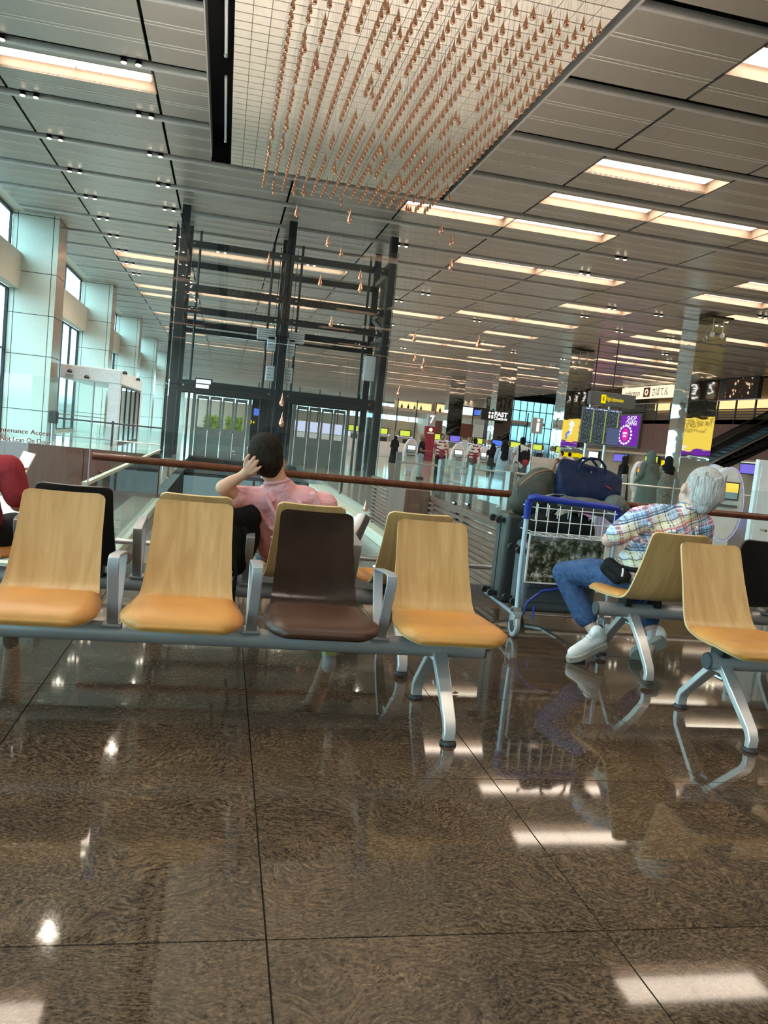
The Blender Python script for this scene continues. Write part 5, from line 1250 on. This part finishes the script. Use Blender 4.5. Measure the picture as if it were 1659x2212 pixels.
# ---- people in the hall
def stander(x, y, h, face, label, top, bottom, hairm, skin, long_hair=0, stripes=None, robe=None, scarf=None, arms=0, sleeve=.5):
    k = h/1.7; ca, sa = math.cos(face), math.sin(face)
    def W(a, b, c): return (x+(a*ca-b*sa)*k, y+(a*sa+b*ca)*k, c*k)
    R = rot('Z', math.degrees(face)); v = .022
    ar = ((.24, -.02, 1.12), (.24, .12, .98)) if arms == 0 else ((.25, -.02, 1.10), (.12, .24, 1.12))
    body = [C(W(0, 0, .95), W(0, 0, 1.2), .125*k, .12*k), C(W(-.16, 0, 1.38), W(.16, 0, 1.38), .06*k, .06*k), C(W(0, 0, 1.2), W(0, 0, 1.38), .125*k, .10*k), C(W(0, 0, 1.38), W(0, .01, 1.50), .055*k, .05*k), E(W(0, .015, 1.585), (.075*k, .092*k, .115*k), R), E(W(0, .06, 1.545), (.05*k, .05*k, .06*k), R), E(W(0, .11, 1.575), (.014*k, .02*k, .024*k), R), E(W(.08, .01, 1.58), (.012*k, .02*k, .03*k), R), E(W(-.08, .01, 1.58), (.012*k, .02*k, .03*k), R)]
    for s in (-1, 1):
        e, w = ar; body += chain([W(s*.18, 0, 1.37), W(s*e[0], e[1], e[2]), W(s*w[0], w[1], w[2])], [.050*k, .042*k, .030*k])+[C(W(s*w[0], w[1], w[2]), W(s*w[0]*.92, w[1]+.09, w[2]-.01), .030*k, .024*k)]
        for q in range(4): body.append(C(W(s*w[0]*.92, w[1]+.08, w[2]-.03+.016*q), W(s*w[0]*.86, w[1]+.14, w[2]-.035+.016*q), .010*k, .008*k))
        body += chain([W(s*.09, 0, .92), W(s*.10, .02, .50), W(s*.10, -.01, .09)], [.09*k, .058*k, .04*k])+[C(W(s*.10, -.03, .05), W(s*.11, .14, .035), .04*k, .035*k)]
    o = blob('person', body, v, [skin], None, 4); tag(o, label, 'person')
    sl = [C(W(-.17, 0, 1.37), W(.17, 0, 1.37), .075*k, .075*k), C(W(0, 0, 1.2), W(0, 0, 1.38), .145*k, .115*k), C(W(0, 0, .93), W(0, 0, 1.2), .150*k, .143*k)]
    for s in (-1, 1):
        e = ar[0]; m = (.18*s+(s*e[0]-.18*s)*sleeve, e[1]*sleeve, 1.37+(e[2]-1.37)*sleeve); sl.append(C(W(s*.18, 0, 1.37), W(*m), .068*k, .060*k))
        if sleeve >= 1: sl.append(C(W(s*e[0], e[1], e[2]), W(s*ar[1][0], ar[1][1], ar[1][2]), .055*k, .044*k))
    if robe:
        rb = MB(); pr = [(.30*k, .02), (.27*k, .4*k), (.22*k, .9*k), (.20*k, 1.15*k), (.19*k, 1.32*k), (.09*k, 1.42*k)]
        rb.lathe(pr, (x, y, 0), 18, 'z', 1, .75); rb.build('robe', robe, o, smooth=60)
        blob('sleeves', sl[:1]+sl[3:], v, [robe], o, 4)
    else:
        if stripes:
            n = 9; pr = []
            for q in range(n):
                z0 = .93+.5*q/n; wv = .15 if z0 < 1.2 else .15-.02*(z0-1.2)/.2
                pr.append(E(W(0, 0, z0+.03), (wv*1.22*k, wv*.9*k, .05*k), R, q % 2))
            blob('shirt', pr+[tuple(list(s_[:5])+[(1 if i_ == 0 else i_ % 2)]) for i_, s_ in enumerate(sl)], v*.8, stripes, o, 3)
        else: blob('shirt', sl, v, [top], o, 4)
        tr = [C(W(-.05, 0, .92), W(.05, 0, .92), .135*k, .135*k)]
        for s in (-1, 1): tr += chain([W(s*.085, 0, .90), W(s*.10, .02, .50), W(s*.10, -.01, .10)], [.105*k, .075*k, .062*k])
        blob('trousers', tr, v, [bottom], o, 4)
    if scarf:
        blob('headscarf', [E(W(0, -.012, 1.59), (.105*k, .118*k, .130*k), R), C(W(0, -.02, 1.46), W(0, -.02, 1.55), .115*k, .10*k), C(W(-.10, 0, 1.39), W(.10, 0, 1.39), .095*k, .095*k), E(W(0, -.09, 1.30), (.14*k, .06*k, .14*k), R)], v*.8, [scarf], o, 4)
    else:
        hh = [E(W(0, -.012, 1.615), (.086*k, .098*k, .098*k), R), E(W(0, -.035, 1.575), (.082*k, .075*k, .09*k), R)]
        if long_hair: hh += [C(W(0, -.06, 1.55), W(0, -.10, 1.55-long_hair), .095*k, .11*k), C(W(-.05, -.05, 1.5), W(-.06, -.09, 1.5-long_hair*.9), .07*k, .075*k), C(W(.05, -.05, 1.5), W(.06, -.09, 1.5-long_hair*.9), .07*k, .075*k)]
        blob('hair', hh, v*.7, [hairm], o, 3)
    for s in (-1, 1):
        a, b = Vector(W(s*.10, -.09, 0)), Vector(W(s*.11, .18, 0)); MB().tube([a+Vector((0, 0, .045)), (a+b)/2+Vector((0, 0, .05)), b+Vector((0, 0, .03))], [.042, .046, .030], 8).build('shoe', 'rubber', o, smooth=60)
    return o
stander(6.75, 27.0, 1.52, -1.9, 'grey haired man in a black tee and pale jeans leaning on the balustrade', 'black_cotton', 'pale_denim', 'hair_sandy', 'skin_dark', arms=1)
stander(6.95, 25.2, 1.62, math.pi, 'man in a maroon and white polo shirt facing the lifts', 'maroon_cotton', 'black_cotton', 'hair_black', 'skin_dark', stripes=['maroon_cotton', 'cream_cotton'])
stander(8.25, 25.8, 1.60, .35, 'man in a shirt of broad maroon and white stripes seen from behind', 'cream_cotton', 'grey_nylon', 'hair_black', 'skin', stripes=['maroon_cotton', 'white_cotton'])
stander(7.95, 22.0, 1.60, -.3, 'woman with long black hair in blue denim', 'pale_denim', 'pale_denim', 'hair_black', 'skin', long_hair=.42, sleeve=1, robe='pale_denim')
bkp = stander(8.55, 22.2, 1.73, -.2, 'young man in a white tee wearing a dark backpack', 'white_cotton', 'grey_nylon', 'hair_black', 'skin')
stander(8.85, 15.5, 1.60, .2, 'woman in a long sage green headscarf and robe', 'sage_cloth', 'sage_cloth', 'hair_black', 'skin', robe='sage_cloth', scarf='sage_cloth', sleeve=1)
stander(9.75, 16.3, 1.54, -.1, 'woman in a dark headscarf and patterned grey dress', 'grey_pattern', 'grey_pattern', 'hair_black', 'skin', robe='grey_pattern', scarf='black_cotton', sleeve=1)
stander(13.0, 24.4, 1.52, .9, 'woman draped all in black beside the flight board', 'black_cotton', 'black_cotton', 'hair_black', 'skin', robe='black_cotton', scarf='black_cotton', sleeve=1)
stander(8.9, 41.5, 1.46, .2, 'woman in a black headscarf by the check-in monitors', 'black_cotton', 'black_cotton', 'hair_black', 'skin', robe='black_cotton', scarf='black_cotton', sleeve=1)
stander(9.4, 27.2, 1.50, -.5, 'woman in a black top half hidden by the striped shirt', 'black_cotton', 'black_cotton', 'hair_black', 'skin', long_hair=.3)
stander(13.9, 31.5, 1.50, 1.2, 'person in a cream top with dark hair near the information sign', 'cream_cotton', 'black_cotton', 'hair_black', 'skin_fair', arms=1)
stander(14.5, 32.0, 1.50, -.9, 'person in a cream top and red apron near the information sign', 'cream_cotton', 'maroon_cotton', 'hair_black', 'skin_fair', arms=1)
stander(5.55, 31.5, 1.62, .4, 'person in black standing behind the lift shaft', 'black_cotton', 'black_cotton', 'hair_black', 'skin')
stander(3.4, 46.0, 1.62, -.4, 'person in dark clothes beyond the lift doors', 'black_cotton', 'grey_nylon', 'hair_black', 'skin')
b_ = blob('backpack', [E((8.58, 22.02, 1.14), (.17, .09, .22)), E((8.58, 21.96, 1.06), (.13, .07, .14))], .02, ['black_nylon'], None, 4); tag(b_, 'dark backpack with red panel worn by the young man in white', 'backpack')
for s in (-.12, .12): MB().tube([(8.58+s, 22.10, 1.0), (8.58+s*1.3, 22.04, 1.25), (8.58+s*1.1, 22.16, 1.47), (8.58+s, 22.30, 1.38)], .03, 6).build('strap', 'black_nylon', b_, smooth=60)
MB().ell((8.58, 21.90, 1.0), (.11, .04, .10)).build('front_pocket', 'red_cotton', b_, smooth=60)
# ================================================================== LUGGAGE TROLLEY
tr = empty('luggage_trolley', (2.45, 5.55, 0), 'airport luggage trolley with a blue handle, wire basket and picture panel', 'trolley')
TL, TRX, TY = 2.115, 2.795, 5.25
for x in (TL, TRX):
    MB().tube([(x, TY-.02, .20), (x, TY, .50), (x, TY, .93)], .018, 12).build('upright', 'trolley_tube', tr, smooth=40)
    MB().tube([(x, TY, .84), (x, TY, .90), (x, TY-.01, .95), (x, TY-.015, .97)], [.024, .025, .027, .026], 12).build('handle_clamp', 'blue_paint', tr, smooth=40)
    f = MB().ribbon([(x, TY-.055, .09), (x, TY-.055, .19), (x, TY-.03, .215), (x, TY+.01, .215), (x, TY+.035, .19), (x, TY+.035, .09)], .050, .006, closed=False).build('fork', 'steel', tr, smooth=40)
    w = MB().lathe([(.045, -.018), (.072, -.018), (.079, -.010), (.079, .010), (.072, .018), (.045, .018)], (x, TY-.01, .080), 22, 'x').build('wheel', 'arm_grey', f, smooth=40)
    MB().lathe([(.010, -.022), (.044, -.019), (.044, .019), (.010, .022)], (x, TY-.01, .080), 14, 'x').build('hub', 'black_plastic', w, smooth=40)
MB().tube([(TL-.005, TY-.015, .985), (TL+.03, TY-.04, 1.0), (TL+.08, TY-.045, .995), (TRX-.08, TY-.045, .975), (TRX-.02, TY-.03, .970), (TRX, TY-.01, .955)], .023, 12).build('handle', 'blue_paint', tr, smooth=50)
wires = MB(); yb0, yb1 = TY-.06, TY+.16
nv = 8
for k in range(nv):
    xx = TL+.05+(TRX-TL-.10)*k/(nv-1); wires.tube([(xx, yb0, .955), (xx, yb0, .735), (xx, yb1, .735), (xx, yb1, .95)], .0040, 5)
for z in (.93, .84, .76): wires.tube([(TL+.03, yb1, z), (TL+.03, yb0, z), (TRX-.03, yb0, z), (TRX-.03, yb1, z)], .0036, 5)
for k in range(3): wires.tube([(TL+.04, yb0+k*.08, .735), (TRX-.04, yb0+k*.08, .735)], .0025, 5)
wires.build('wire_basket', 'trolley_wire', tr, smooth=60)
pn = MB().box(TL+.05, TRX-.06, TY+.005, TY+.017, .40, .735).build('picture_panel', 'trolley_picture', tr)
MB().box(TL+.042, TL+.05, TY, TY+.02, .395, .74).box(TRX-.06, TRX-.052, TY, TY+.02, .395, .74).box(TL+.042, TRX-.052, TY, TY+.02, .39, .40).build('panel_frame', 'white_leather', pn)
text('lettering', 'JEWEL CHANGI AIRPORT', .032, (TL+.26, TY+.003, .447), 'letter_white', pn, width=.36, depth=.001)
MB().tube([(TL+.05, TY-.02, .17), (TL+.07, TY-.03, .26), (TL+.16, TY-.04, .345), (TL+.31, TY-.045, .375), (TL+.46, TY-.04, .345), (TL+.57, TY-.03, .26), (TL+.60, TY-.02, .16)], .010, 8).build('hoop', 'blue_paint', tr, smooth=60)
MB().tube([(TL, TY, .155), (TL+.08, 6.15, .14), (2.455, 6.32, .14), (TRX-.08, 6.15, .14), (TRX, TY, .155)], .016, 8).build('deck_frame', 'trolley_tube', tr, smooth=50)
for k in range(7):
    y = TY+.07+.13*k; MB().tube([(TL+.02+.008*k, y, .150), (TRX-.02-.008*k, y, .150)], .007, 6).build('deck_bar', 'steel', tr)
MB().box(2.40, 2.51, 5.98, 6.10, .10, .145).build('rear_fork', 'steel', tr)
MB().lathe([(.03, -.02), (.072, -.02), (.078, -.010), (.078, .010), (.072, .02), (.03, .02)], (2.455, 6.0, .079), 20, 'x').build('wheel', 'rubber', tr, smooth=40)
MB().tube([(TL+.13, TY-.01, .23), (TL+.12, TY-.03, .14)], .008, 6).build('brake_lever', 'blue_paint', tr)
# ---- suitcases on their sides
def suitcase(label, x0, x1, y0, y1, z0, z1, mat, ribs):
    c = empty('suitcase', ((x0+x1)/2, (y0+y1)/2, z0), label, 'suitcase')
    MB().box(x0, x1, y0, y1, z0, z1).build('shell', mat, c, smooth=40, bevel=.035, seg=4)
    for k in range(ribs):
        z = z0+(z1-z0)*(k+.8)/(ribs+.6); MB().box(x0+.03, x1-.03, y0-.006, y0+.01, z-.012, z+.012).build('rib', mat, c, bevel=.004)
    ym = (y0+y1)/2; MB().box(x0-.004, x1+.004, ym-.006, ym+.006, z0+.03, z1-.03).build('zip', 'black_plastic', c)
    for z in (z0+.06, z1-.06):
        for y in (y0+.05, y1-.05):
            w = MB().box(x0-.03, x0+.01, y-.018, y+.018, z-.018, z+.018).build('wheel_housing', 'black_plastic', c, bevel=.005)
            MB().lathe([(.006, -.014), (.026, -.014), (.029, 0), (.026, .014), (.006, .014)], (x0-.045, y, z), 14, 'y').build('wheel', 'rubber', w, smooth=40)
    MB().tube([(x0+.2, ym, z1), (x0+.22, ym, z1+.018), (x0+.36, ym, z1+.018), (x0+.38, ym, z1)], .010, 8).build('grip', 'black_plastic', c, smooth=60)
suitcase('ribbed grey hard suitcase on its side low on the trolley', 2.19, 2.76, 5.34, 5.60, .162, .66, 'suitcase_grey', 4)
suitcase('dark olive suitcase on its side standing behind the grey one', 2.12, 2.74, 5.64, 5.88, .162, .84, 'suitcase_olive', 0)
bb = blob('black_bag', [E((2.35, 5.47, .78), (.17, .10, .10)), E((2.58, 5.47, .79), (.16, .10, .11)), C((2.24, 5.47, .76), (2.66, 5.47, .76), .085, .085)], .011, ['black_nylon'], None, 6)
tag(bb, 'soft black bag lying in the trolley basket', 'bag'); MB().tube([(2.36, 5.42, .87), (2.40, 5.40, .93), (2.50, 5.40, .93), (2.54, 5.42, .88)], .010, 6).build('handle', 'black_nylon', bb, smooth=60)
# olive holdall
ol = blob('holdall', [E((2.31, 5.68, 1.00), (.155, .15, .145), rot('Y', -6)), E((2.36, 5.68, 1.10), (.13, .12, .10), rot('Y', -18)), C((2.22, 5.68, .92), (2.44, 5.68, .92), .09, .09), E((2.40, 5.70, 1.03), (.13, .13, .14))], .011, ['olive_nylon'], None, 6)
tag(ol, 'olive green nylon holdall with tan trim on top of the cases', 'bag')
MB().tube([(2.17, 5.60, 1.04), (2.19, 5.56, 1.09), (2.26, 5.55, 1.155), (2.35, 5.56, 1.185), (2.44, 5.58, 1.19)], .006, 6).build('zip_trim', 'tan_leather', ol, smooth=60)
MB().tube([(2.155, 5.60, 1.06), (2.145, 5.57, 1.03), (2.15, 5.56, 1.01)], .008, 6).build('zip_tab', 'black_plastic', ol, smooth=60)
MB().tube([(2.44+.0, 5.70, 1.14), (2.47, 5.69, 1.24), (2.54, 5.69, 1.285), (2.61, 5.69, 1.26), (2.65, 5.70, 1.17)], .009, 8).build('handle', 'tan_leather', ol, smooth=60)
# navy tote: flat-topped body with pleated ends
NB = MB(); rows = []
secs = [(1.005, .215, .085), (.985, .235, .098), (1.03, .262, .100), (1.09, .262, .092), (1.15, .262, .070), (1.20, .268, .042), (1.232, .252, .018), (1.245, .20, .008)]
secs = [(.972, .20, .07)]+secs[1:]
n = 28; cx, cy = 2.70, 5.58
for z, a, b in secs:
    for j in range(n):
        t = 2*math.pi*j/n; c_, s_ = math.cos(t), math.sin(t); e = .55
        px = math.copysign(abs(c_)**e, c_)*a; py = math.copysign(abs(s_)**e, s_)*b
        fold = .010*math.sin(px*40+z*60)*(1 if abs(s_) > .3 else .3)
        zz = z+.012*math.sin(px*9+1)+(.05*(px/a)**2 if z > 1.2 and px < 0 else (-.03*(px/a)**2 if z > 1.2 else 0))
        NB.v.append(Vector((cx+px+.03*(z-1.1), cy+py+fold, zz+.035*(-px))))
k = len(secs)
NB.f = [[i*n+j, i*n+(j+1) % n, (i+1)*n+(j+1) % n, (i+1)*n+j] for i in range(k-1) for j in range(n)]+[list(range(n))[::-1], list(range((k-1)*n, k*n))]; NB.mi = [0]*len(NB.f)
tote = NB.build('tote_bag', 'navy_nylon', smooth=70); sd = tote.modifiers.new('s', 'SUBSURF'); sd.levels = 1; sd.render_levels = 2
tag(tote, 'large navy blue nylon tote bag with dark handles on the trolley', 'bag')
MB().tube([(2.585, 5.52, 1.215), (2.60, 5.515, 1.265), (2.66, 5.51, 1.305), (2.735, 5.51, 1.305), (2.79, 5.515, 1.255), (2.80, 5.52, 1.20)], .010, 8).build('handle', 'navy_nylon', tote, smooth=60)
MB().tube([(2.585, 5.63, 1.215), (2.61, 5.635, 1.265), (2.66, 5.64, 1.300), (2.735, 5.64, 1.300), (2.78, 5.635, 1.255), (2.80, 5.63, 1.20)], .010, 8).build('handle', 'navy_nylon', tote, smooth=60)
MB().prism([(2.635, 1.245), (2.74, 1.24), (2.73, 1.195), (2.69, 1.18), (2.65, 1.20)], 'y', 5.535, 5.545).build('flap', 'navy_nylon', tote, bevel=.004)
MB().lathe([(.009, 0), (.009, .006)], (2.690, 5.529, 1.205), 12, 'y').build('snap', 'chrome', tote)
MB().prism([(2.795, 1.118), (2.845, 1.100), (2.842, 1.092), (2.80, 1.108)], 'y', 5.478, 5.484).build('stitched_mark', 'red_mark', tote)
MB().tube([(2.445, 5.56, 1.27), (2.43, 5.555, 1.265), (2.42, 5.55, 1.28)], .010, 6).build('end_tab', 'tan_leather', tote)
gj = blob('rolled_jacket', [C((2.45, 5.40, .965), (2.80, 5.40, .945), .055, .06), E((2.86, 5.42, .985), (.085, .09, .075), rot('Y', 12)), E((2.92, 5.42, .955), (.05, .07, .06)), E((2.62, 5.42, .975), (.16, .06, .045)), E((2.83, 5.38, .93), (.06, .05, .08))], .009, ['grey_nylon'], None, 4)
tag(gj, 'rolled grey padded jacket stuffed under the navy tote', 'jacket')
MB().ribbon([(2.25, 5.33, 1.0), (2.32, 5.32, 1.025), (2.40, 5.32, 1.03), (2.47, 5.33, 1.0)], .03, .006, axis=(0, 1, 0), closed=False).build('drawcord', 'grey_pattern', gj)
# tiny leaf on the floor
lf = tag(MB().add([(1.285, 3.93, .004), (1.305, 3.945, .010), (1.325, 3.935, .006), (1.305, 3.925, .003), (1.30, 3.93, .02)], [(0, 3, 4), (3, 2, 4), (2, 1, 4), (1, 0, 4), (0, 1, 2, 3)]).build('dry_leaf', 'tan_leather'), 'tiny dry orange leaf on the granite near the bench leg', 'leaf')
# ================================================================== COPPER RAIN DROPS
prof = [(.0012, .118), (.004, .095), (.009, .066), (.016, .036), (.023, .012), (.0290, -.006), (.0315, -.022), (.0300, -.038), (.0235, -.051), (.012, -.058), (.001, -.060)]
def drop_obj(x, y, z, s=1.0):
    mb = MB().lathe([(r*s, q*s) for r, q in prof], (x, y, z), 12); return mb.build('copper_drop', 'copper', smooth=70)
d0 = drop_obj(.43, 10.1, 6.74, 1.15)
MB().cyl((.43, 10.1, 6.87), (.43, 10.1, HC-.06), .0010, n=4).build('wire', 'wire_grey', d0)
tag(d0, 'polished copper raindrop in the dense sheet hung under the tiled canopy', 'ornament', 'copper raindrops in the dense sheet')
rnd = random.Random(11); pts = []
NXD, NYD = 18, 38
gap = {}
for c in range(NXD):
    r = 0
    gaps = set()
    if c % 3 != 0 or c in (6,):
        for _ in range(2 if c > 3 else 1):
            g = rnd.randint(4, 32)
            for q in range(rnd.randint(1, 3)): gaps.add(g+q)
    for r in range(NYD):
        if r in gaps: continue
        x = .43+.2253*c; y = 10.1+.246*r; z = 6.74
        if rnd.random() < .035: z -= rnd.uniform(.10, .35)
        pts.append((y, x, z))
pts.sort()
LOWPOS = [(0.97, 15.0, 5.16), (1.63, 12.6, 4.58), (1.53, 14.5, 4.61), (2.03, 16.5, 4.9), (0.54, 14.8, 4.22), (2.31, 15.5, 4.3), (1.96, 13.0, 3.64), (1.51, 15.0, 4.0), (1.78, 15.0, 3.3), (3.55, 14.5, 5.13), (3.69, 14.2, 4.87), (3.31, 12.6, 4.1), (3.81, 12.3, 2.92), (3.61, 16.0, 3.36), (3.66, 16.0, 2.94), (3.03, 12.6, 2.5), (3.19, 15.0, 2.18), (0.91, 13.5, 1.72), (0.86, 12.4, 1.38), (3.5, 17.0, -0.02), (2.62, 14.2, 0.01)]
for k, (y, x, z) in enumerate(pts[:278]):
    if k == 0: continue
    if z > 6.73: inst(d0, (x-.43, y-10.1, 0)); continue
    d = drop_obj(x, y, z, 1.15); tag(d, d0['label'], 'ornament', d0['group'])
    MB().cyl((x, y, z+.13), (x, y, HC-.06), .0010, n=4).build('wire', 'wire_grey', d)
rest = MB()
pr2 = [(r*1.15, q*1.15) for r, q in prof[::2]]
for y, x, z in pts[278:]: rest.lathe(pr2, (x, y, z), 8)
o = rest.build('copper_drop_field', 'copper', smooth=70); stuff(o); tag(o, 'further copper raindrops of the dense sheet under the tiled canopy', 'ornament')
lw = None
for x, y, z in LOWPOS:
    d = drop_obj(x, y, z, 1.25)
    tag(d, 'copper raindrop hanging alone on a long thin wire below the sheet', 'ornament', 'low hanging copper raindrops')
    MB().cyl((x, y, z+.14), (x, y, HC-.06), .0010, n=4).build('wire', 'wire_grey', d)
# fine wires of the sheet's far part
ww = MB()
for y, x, z in pts[278:]: ww.add([(x-.0009, y, z+.12), (x+.0009, y, z+.12), (x, y+.0014, z+.12), (x-.0009, y, HC-.05), (x+.0009, y, HC-.05), (x, y+.0014, HC-.05)], [(0, 1, 4, 3), (1, 2, 5, 4), (2, 0, 3, 5)])
stuff(ww.build('wire', 'wire_grey', o))
